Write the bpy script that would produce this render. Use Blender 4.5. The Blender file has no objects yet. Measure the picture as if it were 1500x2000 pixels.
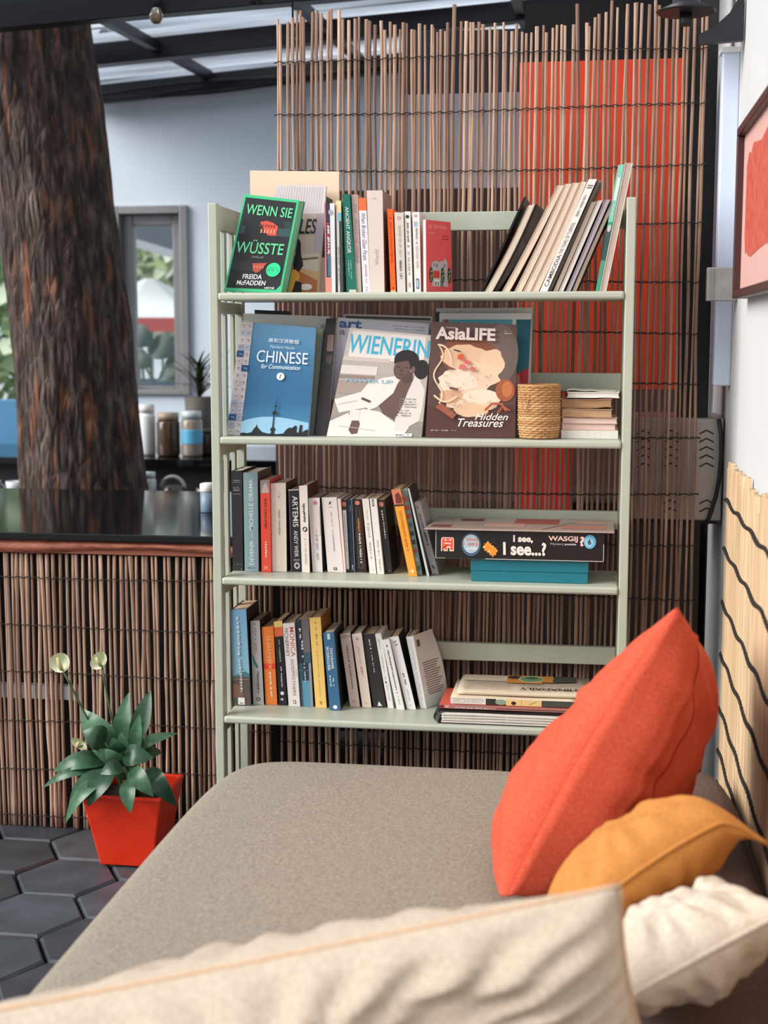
import bpy, bmesh, math, random
from mathutils import Vector, Matrix, noise
SC = bpy.context.scene
COL = SC.collection
V = Vector
rnd = random.Random(11)

# ------------------------------------------------------------------ camera
FPX = 2770.0
PITCH = math.atan(350 / FPX)
YAW = math.atan(416 * math.cos(PITCH) / FPX)
EYE = V((0, 0, 1.25))
CF = V((-math.sin(YAW) * math.cos(PITCH), math.cos(YAW) * math.cos(PITCH), -math.sin(PITCH)))
CR = V((math.cos(YAW), math.sin(YAW), 0))
CU = CR.cross(CF)
cam = bpy.data.cameras.new('camera')
cam.sensor_fit = 'AUTO'; cam.sensor_width = 36.0
cam.lens = FPX / 2000 * 36.0
cam.clip_start = 0.05; cam.clip_end = 200
cam.dof.use_dof = True; cam.dof.focus_distance = 3.12; cam.dof.aperture_fstop = 3.8
camo = bpy.data.objects.new('camera', cam); COL.objects.link(camo)
camo.matrix_world = Matrix((( CR.x, CU.x, -CF.x, EYE.x), (CR.y, CU.y, -CF.y, EYE.y), (CR.z, CU.z, -CF.z, EYE.z), (0, 0, 0, 1)))
SC.camera = camo

def ray(px, py): return CF + CR * ((px - 750) / FPX) + CU * ((1000 - py) / FPX)
def atY(px, py, y): d = ray(px, py); return EYE + d * (y / d.y)
def atZ(px, py, z): d = ray(px, py); return EYE + d * ((z - EYE.z) / d.z)
def atX(px, py, x): d = ray(px, py); return EYE + d * (x / d.x)

# ------------------------------------------------------------------ light
W = bpy.data.worlds.new('sky'); SC.world = W; W.use_nodes = True
bg = W.node_tree.nodes['Background']
bg.inputs[0].default_value = (0.86, 0.93, 1.0, 1); bg.inputs[1].default_value = 0.62
sun = bpy.data.lights.new('sun', 'SUN'); sun.energy = 3.1; sun.angle = math.radians(40); sun.color = (1, 0.97, 0.92)
suno = bpy.data.objects.new('sun', sun); COL.objects.link(suno)
suno.rotation_euler = V((0.80, 0.42, -0.50)).to_track_quat('-Z', 'Y').to_euler()
SC.view_settings.view_transform = 'Standard'; SC.view_settings.look = 'None'
SC.view_settings.exposure = 0.5; SC.view_settings.gamma = 1.0; SC.view_settings.use_curve_mapping = False

# ------------------------------------------------------------------ materials
def lin(c):
    return tuple(((x / 255 / 12.92) if x / 255 <= .04045 else ((x / 255 + .055) / 1.055) ** 2.4) for x in c) + (1,)
_M = {}
def mat(c, rough=.6, metal=0, var=0, vscale=30, bump=0, bscale=60, stretch=(1, 1, 1), c2=None, spec=.5, alpha=1, trans=0, sheen=0, name=None):
    key = (tuple(c), rough, metal, var, vscale, bump, bscale, stretch, tuple(c2) if c2 else None, spec, alpha, trans, sheen)
    if key in _M: return _M[key]
    m = bpy.data.materials.new(name or 'paint_%d' % len(_M)); m.use_nodes = True
    nt = m.node_tree; b = nt.nodes['Principled BSDF']
    b.inputs['Base Color'].default_value = lin(c)
    b.inputs['Roughness'].default_value = rough; b.inputs['Metallic'].default_value = metal
    b.inputs['Specular IOR Level'].default_value = spec
    if trans: b.inputs['Transmission Weight'].default_value = trans; b.inputs['IOR'].default_value = 1.45
    if alpha < 1: b.inputs['Alpha'].default_value = alpha
    if sheen:
        b.inputs['Sheen Weight'].default_value = sheen; b.inputs['Sheen Roughness'].default_value = .45
        b.inputs['Sheen Tint'].default_value = lin(c2 or c)
    if var or bump or (c2 and not sheen):
        tc = nt.nodes.new('ShaderNodeTexCoord'); mp = nt.nodes.new('ShaderNodeMapping')
        mp.inputs['Scale'].default_value = stretch
        nt.links.new(tc.outputs['Object'], mp.inputs['Vector'])
        n = nt.nodes.new('ShaderNodeTexNoise'); n.inputs['Scale'].default_value = vscale; n.inputs['Detail'].default_value = 5
        nt.links.new(mp.outputs['Vector'], n.inputs['Vector'])
        if var or (c2 and not sheen):
            r = nt.nodes.new('ShaderNodeValToRGB')
            lc = lin(c)
            d = lin(c2) if c2 and not sheen else tuple(x * (1 - var) for x in lc[:3]) + (1,)
            r.color_ramp.elements[0].position = .32; r.color_ramp.elements[0].color = d
            r.color_ramp.elements[1].position = .68; r.color_ramp.elements[1].color = lc
            nt.links.new(n.outputs['Fac'], r.inputs['Fac']); nt.links.new(r.outputs['Color'], b.inputs['Base Color'])
        if bump:
            n2 = nt.nodes.new('ShaderNodeTexNoise'); n2.inputs['Scale'].default_value = bscale; n2.inputs['Detail'].default_value = 4
            nt.links.new(mp.outputs['Vector'], n2.inputs['Vector'])
            bp = nt.nodes.new('ShaderNodeBump'); bp.inputs['Strength'].default_value = bump; bp.inputs['Distance'].default_value = .004
            nt.links.new(n2.outputs['Fac'], bp.inputs['Height']); nt.links.new(bp.outputs['Normal'], b.inputs['Normal'])
    _M[key] = m
    return m

def island_mat(cols, rough=.7, streak=(300, 300, 12), dark=.55, name='reed'):
    m = bpy.data.materials.new(name); m.use_nodes = True
    nt = m.node_tree; b = nt.nodes['Principled BSDF']; b.inputs['Roughness'].default_value = rough
    g = nt.nodes.new('ShaderNodeNewGeometry'); r = nt.nodes.new('ShaderNodeValToRGB')
    cr = r.color_ramp; cr.interpolation = 'LINEAR'
    while len(cr.elements) < len(cols): cr.elements.new(.5)
    for i, c in enumerate(cols):
        cr.elements[i].position = i / (len(cols) - 1); cr.elements[i].color = lin(c)
    nt.links.new(g.outputs['Random Per Island'], r.inputs['Fac'])
    tc = nt.nodes.new('ShaderNodeTexCoord'); mp = nt.nodes.new('ShaderNodeMapping'); mp.inputs['Scale'].default_value = streak
    n = nt.nodes.new('ShaderNodeTexNoise'); n.inputs['Scale'].default_value = 1; n.inputs['Detail'].default_value = 6
    nt.links.new(tc.outputs['Object'], mp.inputs['Vector']); nt.links.new(mp.outputs['Vector'], n.inputs['Vector'])
    mr = nt.nodes.new('ShaderNodeMapRange'); mr.inputs[1].default_value = .3; mr.inputs[2].default_value = .7; mr.inputs[3].default_value = dark; mr.inputs[4].default_value = 1.1
    nt.links.new(n.outputs['Fac'], mr.inputs[0])
    mx = nt.nodes.new('ShaderNodeMix'); mx.data_type = 'RGBA'; mx.blend_type = 'MULTIPLY'; mx.inputs[0].default_value = 1
    nt.links.new(r.outputs['Color'], mx.inputs[6]); nt.links.new(mr.outputs[0], mx.inputs[7])
    nt.links.new(mx.outputs[2], b.inputs['Base Color'])
    bp = nt.nodes.new('ShaderNodeBump'); bp.inputs['Strength'].default_value = .35; bp.inputs['Distance'].default_value = .002
    nt.links.new(n.outputs['Fac'], bp.inputs['Height']); nt.links.new(bp.outputs['Normal'], b.inputs['Normal'])
    return m

# ------------------------------------------------------------------ mesh helpers
class MB:
    def __init__(s): s.bm = bmesh.new(); s.mats = []
    def mi(s, m):
        if m not in s.mats: s.mats.append(m)
        return s.mats.index(m)
    def face(s, pts, m, smooth=False):
        vs = [s.bm.verts.new(p) for p in pts]
        try: f = s.bm.faces.new(vs)
        except ValueError: return
        f.material_index = s.mi(m); f.smooth = smooth
    def hexa(s, q, d, m, bev=0):
        """front quad BL,BR,TR,TL and an extrusion vector (or four vectors)"""
        d4 = d if isinstance(d, (list, tuple)) else [d] * 4
        a = [s.bm.verts.new(p) for p in q]; b = [s.bm.verts.new(p + e) for p, e in zip(q, d4)]
        i = s.mi(m); fs = []
        for f in ([a[0], a[1], a[2], a[3]], [b[3], b[2], b[1], b[0]], [a[1], a[0], b[0], b[1]], [a[2], a[1], b[1], b[2]], [a[3], a[2], b[2], b[3]], [a[0], a[3], b[3], b[0]]):
            g = s.bm.faces.new(f); g.material_index = i; fs.append(g)
        if bev:
            es = {e for f in fs for e in f.edges}
            r = bmesh.ops.bevel(s.bm, geom=list(es), offset=bev, segments=3, profile=.6, affect='EDGES', clamp_overlap=True)
            for f in r['faces']: f.material_index = i; f.smooth = True
    def box(s, lo, hi, m, bev=0):
        x0, y0, z0 = lo; x1, y1, z1 = hi
        s.hexa([V((x0, y0, z0)), V((x1, y0, z0)), V((x1, y0, z1)), V((x0, y0, z1))], V((0, y1 - y0, 0)), m, bev)
    def tube(s, pts, rad, m, n=8, smooth=True, cap=True, closed=False):
        pts = [V(p) for p in pts]; k = len(pts)
        rs = rad if isinstance(rad, (list, tuple)) else [rad] * k
        i = s.mi(m); rings = []; up = None
        for j in range(k):
            t = (pts[(j + 1) % k] - pts[j - 1]) if closed else (pts[min(j + 1, k - 1)] - pts[max(j - 1, 0)])
            if t.length < 1e-9: t = V((0, 0, 1))
            t.normalize()
            if up is None: up = V((0, 0, 1)) if abs(t.z) < .9 else V((1, 0, 0))
            x = up.cross(t)
            if x.length < 1e-6: x = V((1, 0, 0)).cross(t)
            x.normalize(); y = t.cross(x); up = y if False else up
            if abs(t.dot(up)) > .95: up = y
            rings.append([s.bm.verts.new(pts[j] + (x * math.cos(a) + y * math.sin(a)) * rs[j]) for a in [2 * math.pi * q / n for q in range(n)]])
        for j in range(k if closed else k - 1):
            r0, r1 = rings[j], rings[(j + 1) % k]
            for q in range(n):
                f = s.bm.faces.new([r0[q], r0[(q + 1) % n], r1[(q + 1) % n], r1[q]]); f.material_index = i; f.smooth = smooth
        if cap and not closed:
            for r in (list(reversed(rings[0])), rings[-1]):
                f = s.bm.faces.new(r); f.material_index = i
    def lathe(s, c, prof, m, n=28, smooth=True, axis=None):
        """profile [(r, z)] around c; axis is a 3x3 matrix"""
        i = s.mi(m); rings = []; A = axis or Matrix.Identity(3)
        for r, z in prof:
            rings.append([s.bm.verts.new(V(c) + A @ V((r * math.cos(2 * math.pi * q / n), r * math.sin(2 * math.pi * q / n), z))) for q in range(n)])
        for a, b in zip(rings, rings[1:]):
            for q in range(n):
                f = s.bm.faces.new([a[q], a[(q + 1) % n], b[(q + 1) % n], b[q]]); f.material_index = i; f.smooth = smooth
        for r in (list(reversed(rings[0])), rings[-1]):
            f = s.bm.faces.new(r); f.material_index = i
    def grid(s, fn, nu, nv, m, smooth=True, wrapu=False):
        i = s.mi(m)
        g = [[s.bm.verts.new(fn(a / nu, b / nv)) for b in range(nv + 1)] for a in range(nu if wrapu else nu + 1)]
        for a in range(nu):
            for b in range(nv):
                f = s.bm.faces.new([g[a][b], g[(a + 1) % len(g)][b], g[(a + 1) % len(g)][b + 1], g[a][b + 1]]); f.material_index = i; f.smooth = smooth
    def build(s, name, parent=None, recalc=True, weld=0):
        if weld: bmesh.ops.remove_doubles(s.bm, verts=s.bm.verts, dist=weld)
        if recalc: bmesh.ops.recalc_face_normals(s.bm, faces=s.bm.faces)
        me = bpy.data.meshes.new(name); 
        if parent is not None:
            off = parent_world(parent)
            bmesh.ops.translate(s.bm, verts=s.bm.verts, vec=-off)
        s.bm.to_mesh(me); s.bm.free()
        for m in s.mats: me.materials.append(m)
        o = bpy.data.objects.new(name, me); COL.objects.link(o)
        if parent is not None: o.parent = parent
        return o
def parent_world(o):
    v = V(o.location)
    while o.parent: o = o.parent; v += V(o.location)
    return v
def tag(o, label, cat, group=None, kind=None):
    if label: o['label'] = label
    if cat: o['category'] = cat
    if group: o['group'] = group
    if kind: o['kind'] = kind
    return o
def thing(name, label, cat, loc, group=None):
    o = bpy.data.objects.new(name, None); o.empty_display_size = .02; COL.objects.link(o); o.location = loc
    return tag(o, label, cat, group)
def struct(mb, name, label=None):
    o = mb.build(name); o['kind'] = 'structure'
    if label: o['label'] = label
    return o

# ------------------------------------------------------------------ lettering and printed shapes on a quad
_T = {}
def text_geo(s, bold=0, shear=0):
    k = (s, bold, shear)
    if k in _T: return _T[k]
    cu = bpy.data.curves.new('lettering', 'FONT'); cu.body = s; cu.size = 1; cu.resolution_u = 3
    cu.shear = shear; cu.offset = bold
    ob = bpy.data.objects.new('lettering', cu)
    me = bpy.data.meshes.new_from_object(ob)
    vs = [v.co.copy() for v in me.vertices]; fs = [tuple(p.vertices) for p in me.polygons]
    bpy.data.objects.remove(ob); bpy.data.curves.remove(cu); bpy.data.meshes.remove(me)
    if not vs: vs = [V((0, 0, 0))]
    x0 = min(v.x for v in vs); x1 = max(v.x for v in vs); y0 = min(v.y for v in vs); y1 = max(v.y for v in vs)
    vs = [((v.x - x0) / max(x1 - x0, 1e-6), (v.y - y0) / max(y1 - y0, 1e-6)) for v in vs]
    _T[k] = (vs, fs); return _T[k]
def ink(c): return mat(c, .5, name='ink_%d_%d_%d' % tuple(c))
class Print:
    """collects flat inked shapes on a quad (BL,BR,TR,TL); u to the side, v upward, each 0..1"""
    def __init__(s, q, out, step=.00022):
        s.q = q; s.out = out.normalized(); s.mb = MB(); s.k = 1; s.step = step; s.seed = random.Random(int(abs(q[0].x * 9999) + abs(q[2].z * 7777)))
    def P(s, u, v):
        a, b, c, d = s.q
        return (a * (1 - u) + b * u) * (1 - v) + (d * (1 - u) + c * u) * v + s.out * (s.step * s.k)
    def poly(s, pts, c):
        s.mb.face([s.P(*p) for p in pts], ink(c)); s.k += 1
    def rect(s, u0, v0, u1, v1, c): s.poly([(u0, v0), (u1, v0), (u1, v1), (u0, v1)], c)
    def ell(s, u, v, ru, rv, c, n=18): s.poly([(u + ru * math.cos(2 * math.pi * i / n), v + rv * math.sin(2 * math.pi * i / n)) for i in range(n)], c)
    def line(s, pts, w, c, wv=None):
        wv = wv or w
        for (a, b), (d, e) in zip(pts, pts[1:]):
            l = math.hypot(d - a, e - b) or 1e-6; nx, ny = -(e - b) / l * w / 2, (d - a) / l * wv / 2
            s.mb.face([s.P(a - nx, b - ny), s.P(d - nx, e - ny), s.P(d + nx, e + ny), s.P(a + nx, b + ny)], ink(c))
        s.k += 1
    def text(s, t, u0, v0, u1, v1, c, way='h', bold=0, shear=0):
        vs, fs = text_geo(t, bold, shear); i = s.mb.mi(ink(c)); bv = []
        for x, y in vs:
            if way == 'h': u, v = u0 + x * (u1 - u0), v0 + y * (v1 - v0)
            elif way == 'd': u, v = u0 + y * (u1 - u0), v1 - x * (v1 - v0)
            else: u, v = u1 - y * (u1 - u0), v0 + x * (v1 - v0)
            bv.append(s.mb.bm.verts.new(s.P(u, v)))
        for f in fs:
            try: g = s.mb.bm.faces.new([bv[j] for j in f]); g.material_index = i
            except ValueError: pass
        s.k += 1
    def scrib(s, u0, v0, u1, v1, c, way='d', fill=.62, n=None):
        """a line of print too small to read: uneven little strokes"""
        r = s.seed; p = 0.0
        n = n or 26
        while p < 1:
            w = (.5 + r.random()) / n
            if r.random() < fill + .2:
                e = min(p + w * .7, 1); j = r.random() * .35
                a, b = (j, .75 + .25 * r.random())
                if way == 'h': s.mb.face([s.P(*x) for x in ((u0 + p * (u1 - u0), v0 + a * (v1 - v0)), (u0 + e * (u1 - u0), v0 + a * (v1 - v0)), (u0 + e * (u1 - u0), v0 + b * (v1 - v0)), (u0 + p * (u1 - u0), v0 + b * (v1 - v0)))], ink(c))
                else: s.mb.face([s.P(*x) for x in ((u0 + a * (u1 - u0), v1 - p * (v1 - v0)), (u0 + a * (u1 - u0), v1 - e * (v1 - v0)), (u0 + b * (u1 - u0), v1 - e * (v1 - v0)), (u0 + b * (u1 - u0), v1 - p * (v1 - v0)))], ink(c))
            p += w
        s.k += 1
    def done(s, name, parent):
        if len(s.mb.bm.faces) == 0: s.mb.bm.free(); return None
        o = s.mb.build(name, parent, recalc=False)
        me = o.data
        bm = bmesh.new(); bm.from_mesh(me)
        for f in bm.faces:
            f.normal_update()
            if f.normal.dot(s.out) < 0: f.normal_flip()
        bm.to_mesh(me); bm.free()
        return o
# ================================================================== SETTING
M_BLUEWALL = mat((222, 233, 247), .75, var=.06, vscale=2)
M_WHITEWALL = mat((206, 206, 207), .8, var=.05, vscale=3, bump=.15, bscale=25)
M_STEEL_BLACK = mat((20, 21, 28), .45)
M_BLACK = mat((14, 14, 16), .5)
M_DARKWOOD = mat((58, 40, 34), .7, var=.4, vscale=8, stretch=(1, 1, 6))

# floor of dark hexagonal pavers
def slate():
    m = island_mat([(72, 78, 84), (88, 93, 98), (62, 66, 72), (80, 88, 96)], .42, (9, 9, 9), .6, 'slate')
    return m
fl = MB(); S_ = .125; M_SL = slate(); M_GR = mat((40, 40, 42), .9)
cx0, cy0 = -1.196, 2.91 + S_ * math.sqrt(3) / 2
for i in range(-8, 12):
    for j in range(-10, 12):
        cx = cx0 + i * 1.5 * S_; cy = cy0 + (j + (i % 2) * .5) * math.sqrt(3) * S_
        if not (-2.6 < cx < .25 and .7 < cy < 3.5): continue
        hz = -rnd.random() * .003; tx, ty = rnd.uniform(-.012, .012), rnd.uniform(-.012, .012)
        prof = [(S_ - .001, -.03), (S_ - .004, hz - .006), (S_ - .010, hz), (S_ - .05, hz + .0005)]
        rings = [[fl.bm.verts.new((cx + r * math.cos(a), cy + r * math.sin(a), z + (tx * math.cos(a) + ty * math.sin(a)) * r)) for a in [k * math.pi / 3 for k in range(6)]] for r, z in prof]
        mi = fl.mi(M_SL)
        for a, b in zip(rings, rings[1:]):
            for k in range(6): fl.bm.faces.new([a[k], a[(k + 1) % 6], b[(k + 1) % 6], b[k]]).material_index = mi
        fl.bm.faces.new(rings[-1]).material_index = mi
fl.box((-4, .2, -.06), (2, 6.0, -.03), M_GR)
struct(fl, 'floor', 'dark slate floor of hexagonal pavers')
g = MB(); g.box((-14, 6.1, -.1), (10, 24, -.03), mat((120, 118, 105), .9, var=.3, vscale=2)); g.box((-14, -8, -.12), (-4, 6.1, -.06), mat((128, 124, 116), .9))
g.box((2, -8, -.12), (10, 6.1, -.06), mat((128, 124, 116), .9)); g.box((-4, -8, -.12), (2, .2, -.06), mat((128, 124, 116), .9))
struct(g, 'ground_outside')

# back wall with a window and an opening
WY = 6.0
xe = atY(787, 500, WY).x
bl, br = atY(180, 196, WY), atY(560, 156, WY)
def eave(x): return bl.z + (br.z - bl.z) * (x - bl.x) / (br.x - bl.x)
w1 = [atY(219, 401, WY).x, atY(367, 401, WY).x, atY(300, 771, WY).z, atY(300, 402, WY).z]
w2 = [atY(-190, 600, WY).x, atY(58, 600, WY).x, atY(20, 888, WY).z, atY(10, 400, WY).z]
wl = MB()
def wpiece(x0, x1, z0, z1=None):
    a, b = (z1, z1) if z1 is not None else (eave(x0) + .04, eave(x1) + .04)
    wl.hexa([V((x0, WY, z0)), V((x1, WY, z0)), V((x1, WY, b)), V((x0, WY, a))], V((0, .1, 0)), M_BLUEWALL)
wpiece(-4.2, w2[0], 0); wpiece(w2[0], w2[1], 0, w2[2]); wpiece(w2[0], w2[1], w2[3])
wpiece(w2[1], w1[0], 0); wpiece(w1[0], w1[1], 0, w1[2]); wpiece(w1[0], w1[1], w1[3]); wpiece(w1[1], xe, 0)
struct(wl, 'wall_back', 'pale blue wall behind the counter')
# window 1: deep grey aluminium frame with glass
M_ALU = mat((150, 150, 152), .4, metal=.35, var=.15, vscale=6)
wf = thing('window_1', 'grey aluminium window in the pale blue wall', None, ((w1[0] + w1[1]) / 2, WY, w1[2])); wf['kind'] = 'structure'
x0, x1, z0, z1 = w1
f = MB()
for t, y0, y1, off in ((.035, WY - .02, WY + .09, 0), (.045, WY + .03, WY + .08, .035)):
    a0, a1, c0, c1 = x0 + off, x1 - off, z0 + off * .3, z1 - off
    f.box((a0, y0, c0), (a0 + t, y1, c1), M_ALU, .004); f.box((a1 - t, y0, c0), (a1, y1, c1), M_ALU, .004)
    f.box((a0 + t, y0, c1 - t), (a1 - t, y1, c1), M_ALU, .004); f.box((a0 + t, y0, c0), (a1 - t, y1, c0 + t * .6), M_ALU, .004)
f.build('window_frame', wf)
gp = MB(); gp.box((x0 + .07, WY + .05, z0 + .03), (x1 - .07, WY + .054, z1 - .07), mat((240, 246, 248), .02, trans=1)); gp.build('glass_pane', wf)
wf2 = thing('window_2', 'open window beside the tree trunk', None, (w2[1], WY, w2[2])); wf2['kind'] = 'structure'
f = MB(); M_WF = mat((222, 224, 226), .5)
f.box((w2[0], WY - .02, w2[2] - .03), (w2[1], WY + .12, w2[2] + .012), M_WF, .004); f.box((w2[1] - .03, WY - .01, w2[2] + .012), (w2[1], WY + .11, w2[3]), M_WF, .004)
f.build('window_frame', wf2)

# outside: parapet, parasol, shrubs, planter
p = MB(); p.box((-3.6, 6.7, -.02), (-2.45, 6.8, atY(20, 782, 6.7).z), mat((120, 185, 225), .7)); struct(p, 'wall_outside', 'low sky blue wall beyond the open window')
def foliage(mb, c, r, n, cols, leaf=.09, seed=1):
    q = random.Random(seed); ms = [mat(k, .55) for k in cols]
    for _ in range(n):
        d = V((q.gauss(0, 1), q.gauss(0, 1), q.gauss(0, 1))).normalized(); rr = .55 + .45 * q.random()
        p0 = V(c) + V((d.x * r[0], d.y * r[1], d.z * r[2])) * rr
        a = V((q.gauss(0, 1), q.gauss(0, 1), q.gauss(0, 1) - .4)).normalized(); b = a.cross(V((q.gauss(0, 1), q.gauss(0, 1), q.gauss(0, 1)))).normalized()
        l = leaf * q.uniform(.6, 1.3); w = l * .38
        mb.face([p0, p0 + a * l * .45 + b * w, p0 + a * l, p0 + a * l * .45 - b * w], q.choice(ms))
G1 = [(190, 215, 170), (150, 185, 130), (220, 232, 204), (120, 155, 105)]
for i, (px, py, y, r, lab) in enumerate(((-60, 560, 9.5, (.75, .6, 1.0), 'bright green shrub seen through the open window beside the tree trunk'),
                                       (255, 500, 11.6, (.42, .4, .6), 'pale green shrub above the parasol outside the grey window'),
                                       (352, 520, 10.4, (.40, .4, .55), 'yellowish green shrub outside the grey window beside the frame'))):
    c = atY(px, py, y); t = thing('shrub', lab, 'shrub', (c.x, c.y, -.03), 'shrubs outside the windows')
    m = MB(); foliage(m, c, r, 1500, G1 if i != 2 else [(225, 232, 195), (190, 208, 150), (232, 238, 220)], .16, i + 3); m.build('foliage', t, recalc=False)
    m = MB(); m.tube([(c.x, c.y, -.03), (c.x + .03, c.y, c.z * .5), (c.x, c.y, c.z)], [.05, .04, .02], mat((95, 75, 60), .8)); m.build('stem', t)
# parasol
c = atY(292, 600, 8.6); t = thing('parasol', 'white garden parasol with a red valance outside the grey window', 'parasol', (c.x, c.y, -.03))
zt, zb, zv = atY(292, 560, 8.6).z, atY(292, 622, 8.6).z, atY(292, 648, 8.6).z
m = MB(); m.lathe((c.x, c.y, 0), [(.60, zb), (.32, zb + (zt - zb) * .55), (.03, zt + .05)], mat((238, 238, 236), .8), 8, False); m.build('canopy', t)
m = MB(); n = 8
for k in range(n):
    a0, a1 = 2 * math.pi * k / n, 2 * math.pi * (k + 1) / n
    P0, P1 = V((c.x + .60 * math.cos(a0), c.y + .60 * math.sin(a0), zb)), V((c.x + .60 * math.cos(a1), c.y + .60 * math.sin(a1), zb))
    m.face([P0, P1, V((P1.x, P1.y, zv)), V((P0.x, P0.y, zv))], mat((225, 90, 80), .8))
m.build('valance', t, recalc=False)
m = MB(); m.tube([(c.x, c.y, -.03), (c.x, c.y, zt + .05)], .02, M_ALU); m.build('pole', t)
# outside planter with broad leaves
c = atY(300, 760, 6.75); zt = atY(300, 742, 6.75).z
t = thing('potted_plant', 'broad leaved plant in a blue grey planter outside the grey window', 'potted plant', (c.x, c.y, -.03))
m = MB(); m.lathe((c.x, c.y, 0), [(.15, -.03), (.2, .3), (.22, zt), (.19, zt), (.18, zt - .05)], mat((88, 110, 122), .6, var=.25, vscale=8), 24); m.build('pot', t)
m = MB(); q = random.Random(5)
def leafmesh(mb, base, tip, wid, m1, up=V((0, 0, 1)), sag=.0, fold=.15, n=8, belly=.45):
    ax = tip - base; L = ax.length; side = ax.cross(up).normalized()
    if side.length < .1: side = V((1, 0, 0))
    nn = side.cross(ax).normalized(); i = mb.mi(m1); rows = []
    for k in range(n + 1):
        s = k / n; w = wid * max(0.02, math.sin(math.pi * min(1, s ** (.75 if belly < .5 else 1.2))) ** .8) if k not in (0, n) else wid * .03
        p0 = base + ax * s + nn * (sag * math.sin(math.pi * s))
        rows.append([mb.bm.verts.new(p0 + side * w * u + nn * (fold * w * abs(u))) for u in (-1, -.5, 0, .5, 1)])
    for a, b in zip(rows, rows[1:]):
        for k in range(4):
            f = mb.bm.faces.new([a[k], a[k + 1], b[k + 1], b[k]]); f.material_index = i; f.smooth = True
MG = mat((62, 92, 70), .4); MG2 = mat((40, 70, 55), .4)
for px, py, r in ((275, 660, 34), (318, 680, 38), (275, 705, 26), (345, 715, 36), (255, 725, 24), (330, 735, 26)):
    b = atY(px - r * .6, py - 10, 6.72); e = atY(px + r * .8, py + 12, 6.68)
    leafmesh(m, b, e, (e - b).length * .42, q.choice((MG, MG2)), up=V((0, -1, .25)), sag=.02, fold=.05)
m.build('foliage', t, recalc=False)
m = MB()
for px, py in ((275, 662), (318, 684), (275, 705), (345, 715)):
    m.tube([(c.x + rnd.uniform(-.05, .05), c.y, zt - .06), atY(px, py, 6.73)], .006, mat((130, 150, 90), .5), 6)
m.build('stem', t)
# outside eave seen through the top of the window
m = MB(); a, b = atY(230, 450, 8.2), atY(380, 500, 8.2)
m.hexa([a + V((-.5, 0, .12)), b + V((.5, 0, -.16)), b + V((.5, 0, .62)), a + V((-.5, 0, .62))], V((0, .06, 0)), mat((70, 76, 90), .6))
m.hexa([a + V((-.5, -.02, .08)), b + V((.5, -.02, -.2)), b + V((.5, -.02, -.15)), a + V((-.5, -.02, .13))], V((0, .06, 0)), mat((170, 170, 175), .5))
struct(m, 'trim_1', 'dark eave with a pale edge outside the grey window')

TY = 4.75
prof = [(962, 47, 276), (900, 44, 265), (780, 40, 252), (640, 27, 240), (500, 12, 224), (400, 0, 211), (300, -14, 200), (200, -28, 188), (100, -40, 170), (40, -46, 162), (-60, -55, 155)]
cen = []
for py, a, b in prof:
    A_, B_ = atY(a, py, TY), atY(b, py, TY); cen.append(((A_ + B_) / 2, (B_.x - A_.x) / 2))
c0, r0 = cen[0]; cen = [(V((c0.x + .03, c0.y, -.03)), r0 * 1.25), (V((c0.x + .015, c0.y, .3)), r0 * 1.1)] + cen
def sheet_mat():
    # ribbed roof sheeting made translucent so the sky brightens the kitchen, shiny underside
    m = bpy.data.materials.new('translucent_sheet'); m.use_nodes = True; nt = m.node_tree; nt.nodes.remove(nt.nodes['Principled BSDF'])
    out = nt.nodes['Material Output']; tr_ = nt.nodes.new('ShaderNodeBsdfTranslucent'); gl = nt.nodes.new('ShaderNodeBsdfPrincipled'); mx = nt.nodes.new('ShaderNodeMixShader')
    tc = nt.nodes.new('ShaderNodeTexCoord'); mp = nt.nodes.new('ShaderNodeMapping'); mp.inputs['Scale'].default_value = (.7, 11, 1)
    n = nt.nodes.new('ShaderNodeTexNoise'); n.inputs['Scale'].default_value = 1; n.inputs['Detail'].default_value = 5
    r = nt.nodes.new('ShaderNodeValToRGB'); r.color_ramp.elements[0].position = .34; r.color_ramp.elements[0].color = lin((60, 62, 74)); r.color_ramp.elements[1].position = .62; r.color_ramp.elements[1].color = lin((222, 230, 242))
    nt.links.new(tc.outputs['Object'], mp.inputs['Vector']); nt.links.new(mp.outputs['Vector'], n.inputs['Vector']); nt.links.new(n.outputs['Fac'], r.inputs['Fac'])
    nt.links.new(r.outputs['Color'], tr_.inputs['Color']); gl.inputs['Base Color'].default_value = lin((190, 192, 200)); gl.inputs['Metallic'].default_value = .8; gl.inputs['Roughness'].default_value = .3
    mx.inputs[0].default_value = .15; nt.links.new(tr_.outputs[0], mx.inputs[1]); nt.links.new(gl.outputs[0], mx.inputs[2]); nt.links.new(mx.outputs[0], out.inputs['Surface'])
    return m
# roof: beams, purlins, corrugated sheet
def bline(a, b, y):
    p, q = atY(a[0], a[1], y), atY(b[0], b[1], y); s = (q.z - p.z) / (q.x - p.x)
    return lambda x: p.z + s * (x - p.x)
B1, B2, B3 = bline((0, 55), (480, 12), 4.25), bline((170, 128), (560, 87), 5.2), bline((180, 200), (560, 160), 5.9)
X0, X1 = -2.2, 1.3
def roof_z(x, y):
    za, zb = B1(x) + .12, B3(x) + .10
    return za + (zb - za) * (y - 4.25) / 1.65
def beam(fn, y, h, w, name):
    m = MB(); m.hexa([V((X0, y, fn(X0))), V((X1, y, fn(X1))), V((X1, y, fn(X1) + h)), V((X0, y, fn(X0) + h))], V((0, w, 0)), M_STEEL_BLACK, .004)
    struct(m, name, 'black steel roof beam')
beam(B1, 4.25, .10, .06, 'trim_2'); beam(B2, 5.2, .075, .07, 'trim_3'); beam(B3, 5.9, .07, .07, 'trim_4')
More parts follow.
